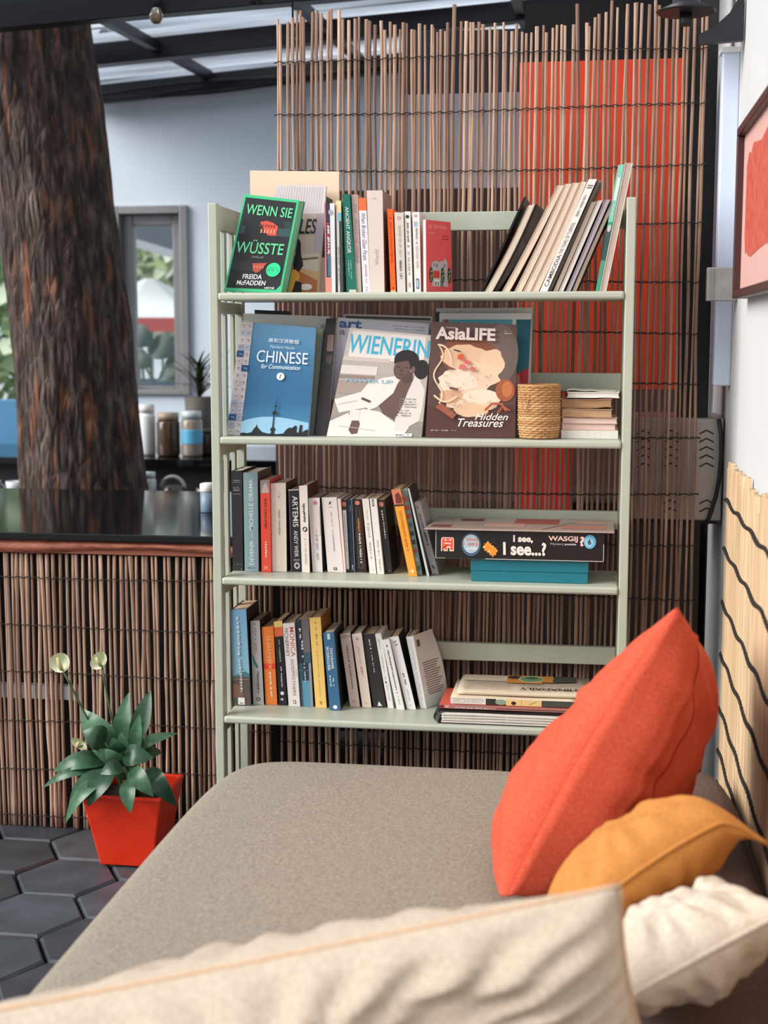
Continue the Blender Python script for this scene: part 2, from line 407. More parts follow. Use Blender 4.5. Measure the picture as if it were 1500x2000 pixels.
for i, (px, py, y) in enumerate(((393, 150, 5.8), (628, 55, 5.1), (60, 130, 5.5), (1010, 20, 5.0))):
    x = atY(px, py, y).x; m = MB()
    m.hexa([V((x - .016, 4.3, roof_z(x, 4.3) - .055)), V((x + .016, 4.3, roof_z(x, 4.3) - .055)), V((x + .016, 4.3, roof_z(x, 4.3) - .02)), V((x - .016, 4.3, roof_z(x, 4.3) - .02))],
           V((0, 1.62, roof_z(x, 5.92) - roof_z(x, 4.3))), M_STEEL_BLACK); struct(m, 'trim_%d' % (5 + i), 'black steel purlin')
m = MB(); M_SHEET = sheet_mat()
NY = 190
m.grid(lambda u, v: V((X0 + u * (X1 - X0), 3.5 + v * 2.7, roof_z(X0 + u * (X1 - X0), 3.5 + v * 2.7) + .018 * math.sin(v * 2.7 / .15 * 2 * math.pi))), 80, NY, M_SHEET)
dead = []
for f_ in m.bm.faces:
    p_ = f_.calc_center_median(); s_ = max(0, min(1, (p_.z - cen[0][0].z) / (cen[-1][0].z - cen[0][0].z)))
    k_ = min(range(len(cen)), key=lambda j: abs(cen[j][0].z - p_.z)); c_ = cen[k_]
    if math.hypot(p_.x - c_[0].x, p_.y - c_[0].y) < c_[1] * 1.25 + .05: dead.append(f_)
bmesh.ops.delete(m.bm, geom=dead, context='FACES')
struct(m, 'ceiling', 'corrugated roof sheet made translucent to let daylight in')
# cable bundle under the eave beam
m = MB()
for k in range(3):
    m.tube([V((x, 5.87 - .012 * k, B3(x) - .004 + .012 * math.sin(x * 5 + k * 2) + .01 * k)) for x in [-2.2 + .1 * j for j in range(20)]], .008, M_BLACK, 6)
tag(m.build('cable_bundle'), 'black cables sagging along the beam above the pale blue wall', 'cable')

# trunk of a living tree that grows through the roof
tr = MB()
def trunkfn(u, v):
    s = u * (len(cen) - 1); i = min(int(s), len(cen) - 2); fr = s - i
    c = cen[i][0].lerp(cen[i + 1][0], fr); r = cen[i][1] * (1 - fr) + cen[i + 1][1] * fr
    a = 2 * math.pi * v
    d = V((math.cos(a), math.sin(a), 0))
    k = .05 * math.sin(a * 3 + .7) + .03 * math.sin(a * 5 + c.z) + .07 * noise.noise(V((d.x * 7, d.y * 7, c.z * 1.6))) + .05 * noise.noise(V((d.x * 16, d.y * 16, c.z * 5)))
    return c + d * r * (1 + k)
def bark():
    m = bpy.data.materials.new('bark'); m.use_nodes = True; nt = m.node_tree; b = nt.nodes['Principled BSDF']; b.inputs['Roughness'].default_value = .85
    tc = nt.nodes.new('ShaderNodeTexCoord'); mp = nt.nodes.new('ShaderNodeMapping'); mp.inputs['Scale'].default_value = (34, 34, 8)
    nt.links.new(tc.outputs['Object'], mp.inputs['Vector'])
    n = nt.nodes.new('ShaderNodeTexNoise'); n.inputs['Scale'].default_value = 1; n.inputs['Detail'].default_value = 8; n.inputs['Roughness'].default_value = .65
    v = nt.nodes.new('ShaderNodeTexVoronoi'); v.inputs['Scale'].default_value = 1.1; v.feature = 'DISTANCE_TO_EDGE'
    mp2 = nt.nodes.new('ShaderNodeMapping'); mp2.inputs['Scale'].default_value = (30, 30, 4.5); nt.links.new(tc.outputs['Object'], mp2.inputs['Vector'])
    n2 = nt.nodes.new('ShaderNodeTexNoise'); n2.inputs['Scale'].default_value = 1; n2.inputs['Detail'].default_value = 3
    for t in (n, v): nt.links.new(mp.outputs['Vector'], t.inputs['Vector'])
    nt.links.new(mp2.outputs['Vector'], n2.inputs['Vector'])
    r = nt.nodes.new('ShaderNodeValToRGB'); e = r.color_ramp.elements
    e[0].position = .34; e[0].color = lin((22, 15, 14)); e[1].position = .72; e[1].color = lin((124, 106, 98))
    k = e.new(.5); k.color = lin((64, 48, 43))
    nt.links.new(n.outputs['Fac'], r.inputs['Fac'])
    r2 = nt.nodes.new('ShaderNodeValToRGB'); r2.color_ramp.elements[0].position = .57; r2.color_ramp.elements[1].position = .68
    nt.links.new(n2.outputs['Fac'], r2.inputs['Fac'])
    mlt = nt.nodes.new('ShaderNodeMath'); mlt.operation = 'MULTIPLY'; nt.links.new(r2.outputs['Color'], mlt.inputs[0]); nt.links.new(n.outputs['Fac'], mlt.inputs[1])
    mx = nt.nodes.new('ShaderNodeMix'); mx.data_type = 'RGBA'; mx.inputs[7].default_value = lin((168, 100, 64))
    nt.links.new(mlt.outputs[0], mx.inputs[0]); nt.links.new(r.outputs['Color'], mx.inputs[6]); nt.links.new(mx.outputs[2], b.inputs['Base Color'])
    ad = nt.nodes.new('ShaderNodeMath'); ad.operation = 'MULTIPLY'; nt.links.new(n.outputs['Fac'], ad.inputs[0]); nt.links.new(v.outputs['Distance'], ad.inputs[1])
    bp = nt.nodes.new('ShaderNodeBump'); bp.inputs['Strength'].default_value = 1; bp.inputs['Distance'].default_value = .05
    nt.links.new(ad.outputs[0], bp.inputs['Height']); nt.links.new(bp.outputs['Normal'], b.inputs['Normal'])
    return m
tr.grid(trunkfn, 150, 110, bark())
tag(tr.build('tree_trunk', weld=.0005), 'thick rough barked tree trunk rising through the roof behind the counter', 'tree trunk')

# walls and posts at the other side
WX = .30
m = MB(); m.box((WX, .3, 0), (WX + .1, 4.4, 2.45), M_WHITEWALL); struct(m, 'wall_right', 'white painted wall')
m = MB(); m.box((.19, 3.42, .98), (.262, 3.5, 2.3), M_BLACK, .003); m.box((.17, 3.40, .965), (.297, 3.52, .985), M_BLACK, .002)
struct(m, 'trim_9', 'black steel post')
m = MB(); m.box((.262, 3.29, atX(1400, 757, .262).z), (WX, 3.335, atY(1410, 82, 3.24).z), mat((205, 216, 236), .5), .004); m.box((.257, 3.285, 1.86), (WX, 3.338, 1.872), mat((230, 232, 236), .5), .002)
struct(m, 'trim_10', 'pale blue cable trunking on the white wall')
# ================================================================== FURNITURE AND SCREENS
M_REED = island_mat([(190, 154, 132), (144, 110, 90), (206, 170, 146), (164, 126, 104), (122, 92, 77), (196, 160, 138), (158, 130, 115)], .75, (260, 260, 9), .5, 'reed_brown')
M_WIRE = mat((30, 24, 22), .8)
def stick(mb, x, y, z0, z1, r, q, m, nseg=15, sides=6):
    pts = []; rs = []; ph = q.random() * 9; amp = q.uniform(.0006, .0024); lean = q.uniform(-.004, .004)
    kn = [z0 + (z1 - z0) * q.random() for _ in range(q.choice((0, 1, 1, 2)))]
    tp = q.uniform(-.18, .18)
    for k in range(nseg + 1):
        s = k / nseg; z = z0 + (z1 - z0) * s
        pts.append(V((x + amp * math.sin(ph + z * 5.5) + amp * .6 * math.sin(ph * 2 + z * 13) + lean * (s - .5) * 2, y + .0016 * math.sin(ph * 3 + z * 4), z)))
        b = sum(math.exp(-((z - kz) / .025) ** 2) for kz in kn)
        rs.append(r * (1 + tp * (s - .5) + .45 * min(b, 1)))
    mb.tube(pts, rs, m, sides)
def binding(x0, x1, y, z, q, slope=0, r=.0012):
    mb = MB(); n = int((x1 - x0) / .004)
    for ph in (0, math.pi):
        mb.tube([V((x0 + (x1 - x0) * k / n, y + (.0075 if ph else -.0075) * 1.0, z + slope * k / n + .0017 * math.sin((x0 + (x1 - x0) * k / n) / .0125 * math.pi + ph) + .004 * math.sin(k * .02 + z * 9))) for k in range(n + 1)], r, M_WIRE, 5)
    return mb
# tall screen behind the bookcase
SY = 3.345
q = random.Random(21)
xa, xb = -.752, .236
t = thing('reed_screen', 'tall screen of thin brown sticks standing behind the bookcase', 'reed screen', ((xa + xb) / 2, SY, 0))
mb = MB(); x = xa
ztop = lambda x: 1.955 + .02 * math.sin(x * 7) + .01 * math.sin(x * 17)
while x < xb:
    r = q.uniform(.0029, .0047)
    stick(mb, x, SY, .0, ztop(x) + q.uniform(-.012, .012) + (.04 if q.random() < .03 else 0), r, q, M_REED, 18)
    x += r * 2 + abs(q.gauss(.0039, .0022))
mb.build('slat_panel', t)
for i, py in enumerate((98, 207, 325, 434, 548, 651, 752, 858, 965, 1062, 1168, 1270, 1370, 1480)):
    z = atY(1300, py, SY).z
    binding(xa - .006, xb + .004, SY, z, q).build('binding_wire', t)
# counter with its own screen
CY = 3.315
t = thing('bar_counter', 'bar counter with a glossy black top and a front of brown sticks', 'counter', (-1.35, 3.8, 0))
M_GLOSS = mat((16, 17, 20), .09, var=.3, vscale=4)
mb = MB(); mb.box((-2.3, 3.298, .742), (-.764, 4.25, .761), M_GLOSS, .003); mb.build('countertop', t)
mb = MB(); mb.box((-2.28, 3.37, 0), (-.766, 4.2, .741), mat((34, 27, 25), .8, var=.3, vscale=5)); mb.build('carcass', t)
mb = MB(); n = 40
mb.grid(lambda u, v: V((-2.28 + u * 1.514, 3.303 + .012 * (abs(v - .5) * 2) ** 2, .741 - v * (.026 + .008 * noise.noise(V((u * 9, 0, 3))) + .006 * math.sin(u * 14)))), n, 6, mat((178, 106, 80), .6, c2=(132, 70, 54), vscale=18, stretch=(1, 1, 4), bump=.5))
mb.box((-2.28, 3.317, .708), (-.766, 3.3695, .7415), mat((150, 84, 62), .7)); mb.build('edge_board', t)
mb = MB(); x = -2.25
while x < -.772:
    r = q.uniform(.0031, .0052)
    stick(mb, x, CY + .012, 0, .705, r, q, M_REED, 12)
    x += r * 2 + abs(q.gauss(.0044, .003))
mb.build('slat_panel', t)
for py in (1130, 1227, 1321, 1416, 1508, 1598):
    binding(-2.27, -.766, CY + .012, atY(200, py, CY).z, q).build('binding_wire', t)
mb = MB(); p0 = atY(0, 1334, 3.35); p1 = atY(158, 1366, 3.35)
mb.box((p0.x - .4, 3.34, p1.z), (p1.x, 3.365, p0.z), mat((232, 236, 240), .5)); mb.build('pale_light_strip', t)  # white strip stands in for light seen through the sticks
# things that stand behind the tall screen
m = MB(); a, b = atY(1015, 122, 3.75), atY(1345, 762, 3.75); m.box((a.x, 3.75, b.z), (b.x, 3.79, a.z), mat((226, 66, 30), .6, var=.12, vscale=3), .002)
c = atY(1118, 1004, 3.75); m.box((a.x, 3.75, c.z), (c.x, 3.79, b.z - .002), mat((205, 40, 28), .6, var=.12, vscale=3), .002)
struct(m, 'wall_red', 'vermilion painted panel behind the reed screen')
m = MB(); a, b = atY(789, 185, 4.3), atY(1020, 366, 4.3); m.box((a.x, 4.3, b.z), (b.x, 4.34, a.z), mat((168, 164, 172), .7)); m.box((a.x - .4, 4.3, 0), (.298, 4.34, b.z - .002), mat((54, 30, 28), .7))
m.box((b.x + .002, 4.3, b.z), (.298, 4.34, a.z + .25), mat((40, 34, 34), .8)); m.box((a.x, 4.3, a.z + .002), (b.x, 4.34, a.z + .18), mat((60, 56, 60), .8)); struct(m, 'wall_partition', 'grey partition with dark boarding and added dark backing behind the reed screen')  # dark panels added as backing where bright sky showed between the sticks
m = MB(); m.box((-.56, 3.80, 0), (.28, 4.2, .80), mat((48, 32, 28), .8, var=.3, vscale=6)); struct(m, 'dark_gap_backing', 'added dark backing that darkens the lower gaps of the reed screen')  # dark box added to keep the lower screen gaps dark
# steel cabinet with chevron vents
t = thing('ice_machine', 'stainless steel cabinet with chevron vents behind the reed screen', 'ice machine', (.17, 3.5, .802))
a, b = atY(1240, 815, 3.39), atY(1413, 1018, 3.39)
mb = MB(); mb.box((a.x, 3.39, b.z), (.297, 3.62, a.z), mat((176, 168, 162), .35, metal=.6, var=.2, vscale=4), .004); mb.build('body', t)
mb = MB(); mb.box((a.x, 3.4, .802), (.29, 3.6, b.z - .001), M_BLACK); mb.build('base', t)
for cx, ys in ((1380, (846, 862, 878, 894, 910, 982, 998)), (1310, (846, 862, 878, 894, 910, 982, 998)), (1258, (846, 862, 878, 894, 910))):
    for py in ys:
        pr = MB()
        l, k, r_ = atY(cx - 14, py + 3, 3.388), atY(cx, py - 4, 3.388), atY(cx + 14, py + 3, 3.388)
        d = V((0, 0, .0035))
        pr.hexa([l, k, k + d, l + d], V((0, .0035, 0)), M_BLACK); pr.hexa([k, r_, r_ + d, k + d], V((0, .0035, 0)), M_BLACK)
        pr.build('vent', t)
t = thing('power_cord', 'black cord hanging down beside the stainless steel cabinet', 'cord', (.28, 3.37, .9))
mb = MB(); mb.tube([atY(1404, 818, 3.36), atY(1409, 850, 3.355), atY(1409, 890, 3.355), atY(1405, 935, 3.36), atY(1398, 970, 3.365), atY(1385, 1010, 3.372), atY(1372, 1040, 3.38)], .005, M_BLACK, 8); mb.build('cable', t)
# pale split reed mat on the white wall
t = thing('reed_mat', 'pale split reed mat fixed to the lower white wall', 'reed mat', (.285, 2.4, 0))
M_PALE = island_mat([(214, 180, 142), (198, 164, 126), (226, 196, 160), (206, 172, 136)], .7, (200, 200, 7), .72, 'reed_pale')
mb = MB(); y = 3.165; qq = random.Random(4)
while y > 1.4:
    w = qq.uniform(.010, .022); r = w / 2; zt = .968 + qq.uniform(-.012, .01) - (.03 if 2.55 < y < 2.9 else 0) * qq.random()
    pts = []
    for k in range(9):
        s = k / 8; pts.append((y - r + .0012 * math.sin(s * 9 + y * 50), zt * s))
    i = mb.mi(M_PALE); rows = []
    for yy, z in pts:
        rows.append([mb.bm.verts.new((WX - .004 - .010 * math.sin(math.pi * u), yy - r + 2 * r * u, z)) for u in (0, .2, .5, .8, 1)])
    for a, b in zip(rows, rows[1:]):
        for k in range(4):
            f = mb.bm.faces.new([a[k], a[k + 1], b[k + 1], b[k]]); f.material_index = i; f.smooth = True
    y -= w * .93
mb.build('slat_panel', t)
for i, py in enumerate((968, 1063, 1165, 1262, 1362, 1440, 1500)):
    z = atX(1411 - i * 3, py, .285).z; mb = MB(); n = 1300
    mb.tube([V((WX - .0155 + .0012 * math.sin(k * 1.0), 3.168 - k * .00136, z + .0014 * math.sin(k * .97 + 1) + .004 * math.sin(k * .036 + i))) for k in range(n)], [.0018 + .0016 * abs(math.sin(k * .5)) + .0004 * math.sin(k * 2.3) for k in range(n)], M_WIRE, 6)
    mb.build('binding_wire', t)
# framed picture
t = thing('picture_frame', 'framed abstract red print hanging on the white wall above the reed mat', 'picture', (.285, 2.6, 1.48))
z0, z1, y0, y1 = 1.318, 1.652, 2.32, 2.965
mb = MB(); MF = mat((66, 34, 32), .45); w = .016
for lo, hi in (((.268, y0, z0), (WX - .0004, y1, z0 + w)), ((.268, y0, z1 - w), (WX - .0004, y1, z1)), ((.268, y0, z0 + w), (WX - .0004, y0 + w, z1 - w)), ((.268, y1 - w, z0 + w), (WX - .0004, y1, z1 - w))): mb.box(lo, hi, MF, .002)
mb.build('frame', t)
mb = MB(); mb.box((.282, y0 + w, z0 + w), (.29, y1 - w, z1 - w), mat((212, 166, 158), .6)); mb.build('mount', t)
mb = MB(); MR = mat((178, 46, 42), .6, c2=(206, 108, 84), vscale=40, stretch=(1, 3, 1)); qq = random.Random(8)
pts = []
for k in range(40):
    a = 2 * math.pi * k / 40; sx = math.copysign(abs(math.cos(a)) ** .35, math.cos(a)); sz = math.copysign(abs(math.sin(a)) ** .35, math.sin(a))
    pts.append(V((.2812, (y0 + y1) / 2 + sx * .245 + qq.uniform(-.006, .006), (z0 + z1) / 2 + .01 + sz * .10 + qq.uniform(-.008, .008))))
mb.face(pts, MR); mb.build('print', t, recalc=False)
# junction box on the trunking
t = thing('junction_box', 'grey metal junction box clamped over the pale trunking', 'junction box', (.27, 3.2, 1.36))
a, b = atY(1381, 522, 3.19), atY(1381, 588, 3.19)
mb = MB(); mb.box((a.x, 3.19, b.z), (WX - .001, 3.2145, a.z), mat((168, 166, 162), .4, metal=.5, var=.2), .003); mb.build('cover', t)
mb = MB(); mb.box((a.x + .010, 3.186, b.z + .004), (a.x + .014, 3.1905, a.z - .004), mat((150, 148, 145), .4, metal=.5)); mb.build('ridge', t)
# bracket and lamp by the roof
t = thing('wall_bracket', 'black curved steel bracket fixed near the top of the white wall', 'bracket', (.25, 3.2, 1.95))
mb = MB(); P = [(1366, 86), (1452, 78), (1455, 4), (1452, -40), (1446, -10), (1425, 25), (1395, 52), (1366, 66)]
fr = [atY(*p, 3.19) for p in P]; bk = [v + V((0, .02, 0)) for v in fr]
mb.face(fr, M_STEEL_BLACK); mb.face(list(reversed(bk)), M_STEEL_BLACK)
for k in range(len(P)): mb.face([fr[k], bk[k], bk[(k + 1) % 8], fr[(k + 1) % 8]], M_STEEL_BLACK)
mb.build('plate', t, weld=1e-5)
t = thing('pendant_lamp', 'black pendant lamp with a wide flat shade over the end of the screen', 'lamp', atY(1340, 0, 3.22))
c = atY(1340, 22, 3.22); mb = MB(); mb.lathe(c, [(.060, -.004), (.064, 0), (.03, .016), (.026, .05), (.02, .055)], M_STEEL_BLACK, 32); mb.build('lamp_shade', t)
mb = MB(); mb.lathe(c, [(.012, -.03), (.014, -.028), (.014, -.003)], M_BLACK, 16); mb.build('socket', t)
mb = MB(); mb.tube([c + V((0, 0, .05)), V((c.x, c.y, 2.28))], .004, M_BLACK, 6); mb.build('cord', t)
# string bulbs under the first beam
def bulb(px, py, y, lab, glass=True):
    c = atY(px, py, y); t = thing('light_bulb', lab, 'light bulb', c, 'bulb sockets under the roof beam')
    mb = MB(); mb.tube([c + V((0, 0, .012)), V((c.x, c.y, max(B1(c.x) + .02, c.z + .05)))], .012, M_BLACK, 14); mb.build('socket', t)
    if glass:
        mb = MB(); mb.lathe(c, [(.002, -.034), (.012, -.032), (.020, -.018), (.0205, -.008), (.014, .006), (.011, .014)], mat((250, 240, 225), .03, trans=.96), 20); mb.build('glass_bulb', t)
        mb = MB()
        for k in range(4): mb.tube([c + V((.005 * math.cos(k * 1.57), .005 * math.sin(k * 1.57), -.022)), c + V((.006 * math.cos(k * 1.57 + .4), .006 * math.sin(k * 1.57 + .4), .004))], .001, mat((226, 170, 80), .4), 5)
        mb.build('filament', t)
bulb(305, 24, 4.22, 'clear filament bulb in a black socket under the roof beam')
bulb(495, 20, 4.22, 'empty black bulb socket under the roof beam', False)
t = thing('pendant_socket', 'black socket hanging on a cord beside the top corner of the reed screen', 'lamp socket', atY(572, 62, 4.0))
c = atY(572, 66, 4.0); mb = MB(); mb.lathe(c, [(.02, -.012), (.018, .004), (.008, .016), (.004, .02)], M_BLACK, 16); mb.build('socket', t)
mb = MB(); mb.tube([c + V((0, 0, .018)), V((c.x, c.y, roof_z(c.x, 4.0) + .01))], .003, M_BLACK, 6); mb.build('cord', t)

# back counter, its jars and pots
zc = atY(330, 897, 5.35).z
t = thing('back_counter', 'black topped work counter under the grey window', 'counter', (-1.8, 5.7, 0))
mb = MB(); mb.box((-3.4, 5.35, zc - .03), (-.9, 5.998, zc), M_GLOSS, .003); mb.build('countertop', t)
mb = MB(); mb.box((-3.35, 5.42, 0), (-.92, 5.99, zc - .031), M_BLACK); mb.build('carcass', t)
zl = .60
t = thing('low_table', 'dark low work table behind the bar counter', 'table', (-1.6, 4.95, 0))
mb = MB(); mb.box((-3.2, 4.98, zl - .03), (-.95, 5.30, zl), M_GLOSS, .003); mb.build('tabletop', t)
for xx in (-3.15, -1.0):
    for yy in (5.0, 5.27): mb = MB(); mb.box((xx - .02, yy - .015, -.0), (xx + .02, yy + .015, zl - .031), M_BLACK); mb.build('leg', t)
def jar(px0, px1, pyt, y, lab, body, lid, fill=None, band=None, z=None, name='jar', cat='jar', grp='jars on the back counter'):
    zb = zc if z is None else z
    a, b = atY(px0, pyt, y), atY(px1, pyt, y); r = (b.x - a.x) / 2; h = a.z - zb; c = V(((a.x + b.x) / 2, y, zb))
    t = thing(name, lab, cat, c, grp)
    mb = MB(); mb.lathe(c, [(r * .9, .0005), (r, h * .06), (r, h * .76), (r * .86, h * .84)], body, 24); mb.build('body', t)
    mb = MB(); mb.lathe(c, [(r * .92, h * .842), (r * .92, h), (r * .3, h + .001)], lid, 24); mb.build('lid', t)
    if band: mb = MB(); mb.lathe(c, [(r * 1.01, h * .28), (r * 1.012, h * .3), (r * 1.012, h * .58), (r * 1.01, h * .6)], band, 24); mb.build('sticker', t)
    return t
M_GL = mat((120, 100, 84), .12); 
jar(306, 350, 806, 5.5, 'glass jar of dark grounds with a pale lid beside the grey window', mat((78, 58, 46), .12), mat((168, 150, 130), .5))
jar(354, 394, 803, 5.5, 'glass jar with a blue paper band on the back counter', mat((150, 138, 128), .1), mat((196, 206, 210), .4), band=mat((90, 175, 215), .5))
jar(388, 424, 838, 5.6, 'dark brown jar partly hidden by the bookcase post', mat((70, 50, 42), .2), mat((92, 74, 62), .5))
t = jar(270, 302, 790, 5.52, 'white kitchen blender standing close beside the tree trunk', mat((236, 238, 238), .35), mat((225, 225, 225), .4), name='blender', cat='blender', grp=None)
jar(272, 304, 922, 5.1, 'white enamel jug on the low work table', mat((214, 226, 228), .3), mat((214, 226, 228), .3), z=zl, name='jug', cat='jug', grp=None)
c = atY(338, 952, 5.12); t = thing('kettle', 'dark steel kettle with a pale handle on the low work table', 'kettle', (c.x, 5.12, zl))
mb = MB(); mb.lathe((c.x, 5.12, zl), [(.042, .001), (.044, .05), (.04, .075), (.02, .085)], mat((96, 92, 86), .3, metal=.6), 24); mb.build('body', t)
mb = MB(); mb.tube([V((c.x + .045 * math.cos(a), 5.12, zl + .07 + .045 * math.sin(a))) for a in [math.pi * k / 10 for k in range(11)]], .007, mat((190, 186, 176), .4), 8); mb.build('handle', t)
c = atY(384, 955, 5.0); t = thing('saucepan', 'small steel saucepan on the low work table', 'saucepan', (c.x, 5.1, zl))
mb = MB(); mb.lathe((c.x, 5.1, zl), [(.024, .001), (.028, .04), (.030, .075), (.027, .075), (.024, .01)], mat((172, 164, 148), .3, metal=.7), 20); mb.build('body', t)
mb = MB(); mb.tube([(c.x + .028, 5.09, zl + .06), (c.x + .10, 5.06, zl + .066)], .005, M_BLACK, 8); mb.build('handle', t)
for i, px in enumerate((-16, 30)):
    c = atY(px, 950, 5.1); t = thing('cup', ('white' if i else 'grey') + ' cup on the low work table next to the tree trunk', 'cup', (c.x, 5.1, zl), 'cups behind the bar')
    mb = MB(); mb.lathe((c.x, 5.1, zl), [(.026, .001), (.034, .07), (.036, .09), (.032, .09), (.024, .012)], mat((220, 224, 228) if i else (150, 154, 160), .3), 20); mb.build('body', t)
    mb = MB(); mb.tube([V((c.x + .034 + .018 * math.sin(a), 5.1, zl + .055 + .024 * math.cos(a))) for a in [math.pi * k / 8 for k in range(9)]], .004, mat((220, 224, 228) if i else (150, 154, 160), .3), 6); mb.build('handle', t)
c = atZ(406, 1000, .761); t = thing('tin', 'blue grey tin with a white lid on the black countertop beside the bookcase', 'tin', c)
mb = MB(); mb.lathe(c, [(.019, .0005), (.02, .002), (.02, .056)], mat((120, 140, 158), .4), 20); mb.build('body', t)
mb = MB(); mb.lathe(c, [(.0195, .0565), (.021, .058), (.021, .078), (.012, .081)], mat((234, 230, 226), .5), 20); mb.build('lid', t)
# strap leaved plant by the window
c = atY(388, 775, 5.72); t = thing('potted_plant', 'dark strap leaved plant against the wall beside the grey window', 'potted plant', (c.x, 5.72, zc))
mb = MB(); mb.lathe((c.x, 5.72, zc), [(.04, .0005), (.055, .1), (.058, c.z - zc), (.05, c.z - zc)], mat((90, 84, 78), .7), 20); mb.build('pot', t)
mb = MB(); qq = random.Random(3)
for k in range(34):
    a = qq.uniform(0, 2 * math.pi); L = qq.uniform(.1, .24); up = qq.uniform(.02, .22)
    b = V((c.x, 5.72, c.z - .01)); e = b + V((math.cos(a) * L, -abs(math.sin(a)) * L * .5, up))
    leafmesh(mb, b, e, .009, mat((46, 62, 40), .5) if k % 3 else mat((84, 88, 50), .5), sag=.05, fold=.2, n=6)
mb.build('foliage', t, recalc=False)

# ------------------------------------------------------------------ bookcase
S = [1.337, 1.022, .706, .387]
BF, BB = 3.05, 3.295
M_SAGE = mat((184, 188, 171), .42, var=.07, vscale=12, bump=.06, bscale=90, stretch=(1, 1, .4))
BX0, BX1 = -.842, .076
bc = thing('bookcase', 'sage green wooden bookcase with four shelves in front of the reed screen', 'bookcase', ((BX0 + BX1) / 2, 3.17, 0))
PW = .0195
def post(x, y0, y1, top): mb = MB(); mb.box((x, y0, 0), (x + PW, y1, top), M_SAGE, .0025); mb.build('post', bc)
for x in (BX0, BX1 - PW):
    post(x, BF, BF + .03, 1.53); post(x, BB - .022, BB, 1.53)
    for z0, z1 in ((1.475, 1.528), (S[0] - .045, S[0] - .019), (S[1] - .045, S[1] - .019), (S[2] - .045, S[2] - .019), (S[3] - .045, S[3] - .019)):
        mb = MB(); mb.box((x + .003, BF + .0305, z0), (x + PW - .003, BB - .0225, z1), M_SAGE, .002); mb.build('side_rail', bc)
    for yy in (BF + .085, BF + .155):
        for za, zb in ((S[0] - .0185, 1.4745), (S[1] - .0185, S[0] - .0455), (S[2] - .0185, S[1] - .0455), (S[3] - .0185, S[2] - .0455), (.05, S[3] - .0455)):
            mb = MB(); mb.box((x + .005, yy, za), (x + .014, yy + .018, zb), M_SAGE, .001); mb.build('side_slat', bc)
for i, z in enumerate(S):
    mb = MB(); mb.box((BX0 + PW + .0008, BF - .004, z - .017), (BX1 - PW - .0008, BB - .024, z), M_SAGE, .006); mb.build('shelf_board', bc)
    mb = MB(); zz = z + .095 if i else z + .144
    mb.box((BX0 + PW + .0008, BB - .0215, zz), (BX1 - PW - .0008, BB - .004, zz + .042), M_SAGE, .002); mb.build('back_rail', bc)
# ================================================================== BOOKS
PAGE = mat((222, 206, 184), .85, var=.18, vscale=300, stretch=(1, .05, .05))
PAGE_OLD = mat((204, 172, 140), .85, var=.2, vscale=300, stretch=(1, .05, .05))
PAGE_W = mat((232, 226, 216), .8, var=.1, vscale=300, stretch=(1, .05, .05))
def cov(c): return mat(c, .42, name='cover_%d_%d_%d' % tuple(c))
def yon(px, py, s): return atZ(px, py, S[s]).y
def quad(s, bl, br, tl, tr, y0, back=0):
    """front quad on shelf s from its corners in the photo: bl, br are x; tl, tr are (x, y)"""
    yb = {0: 567, 1: 853, 2: 1118, 3: 1380}[s]
    Z = S[s] + .0006
    def foot(px):
        d = ray(px, yb); x = d.x * y0 / d.y; return V((x, y0, Z))
    # the foot's x on the plane y0 barely depends on the row; refine with the true row
    def foot2(px):
        lo = foot(px)
        for _ in range(3):
            p = lo - EYE; v = 1000 - FPX * p.dot(CU) / p.dot(CF); lo = V((ray(px, v).x * y0 / ray(px, v).y, y0, Z))
        return lo
    return [foot2(bl), foot2(br), atY(tr[0], tr[1], y0 + back), atY(tl[0], tl[1], y0 + back)]
def sub(q, u0, u1, v0=0, v1=1):
    a, b, c, d = q
    P = lambda u, v: (a * (1 - u) + b * u) * (1 - v) + (d * (1 - u) + c * u) * v
    return [P(u0, v0), P(u1, v0), P(u1, v1), P(u0, v1)]
SHELVED = ('paperbacks and magazines on the top shelf', 'books and magazines on the second shelf', 'books on the third shelf', 'books on the lowest shelf')
def spine_book(label, s, bl, br, tl, tr, col, depth=.125, y0=None, yb=None, pages=None, prints=None, cat='book', name='book', back=None, side=None, dx=0):
    y0 = y0 if y0 is not None else (yon((bl + br) / 2, yb, s) if yb else BF + .03)
    q = quad(s, bl, br, tl, tr, y0)
    q[2].z = (q[2].z + q[3].z) / 2 if abs(tl[1] - tr[1]) < 1 else q[2].z
    if q[0].x > q[1].x: q[1].x = q[0].x + .004
    depth = min(depth, 3.268 - y0)
    out = V((0, -1, 0)); D = V((dx, depth, 0))
    t = thing(name, label, cat, (q[0] + q[1]) / 2, SHELVED[s])
    w = (q[1] - q[0]).length; c = min(.0013 / w, .12); m = cov(col)
    mb = MB(); mb.hexa(sub(q, 0, 1), D * (.0016 / depth), m)
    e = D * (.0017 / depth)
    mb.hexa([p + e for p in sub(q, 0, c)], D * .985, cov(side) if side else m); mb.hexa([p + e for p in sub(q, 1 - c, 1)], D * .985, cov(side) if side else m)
    cv_ = mb.build('cover', t)
    mb = MB(); mb.hexa([p + e for p in sub(q, c * 1.03, 1 - c * 1.03, .004, .993)], D * .965, pages or PAGE); mb.build('page_block', t)
    if prints:
        pr = Print(q, out); prints(pr); pr.done('spine_lettering', cv_)
    return t, q
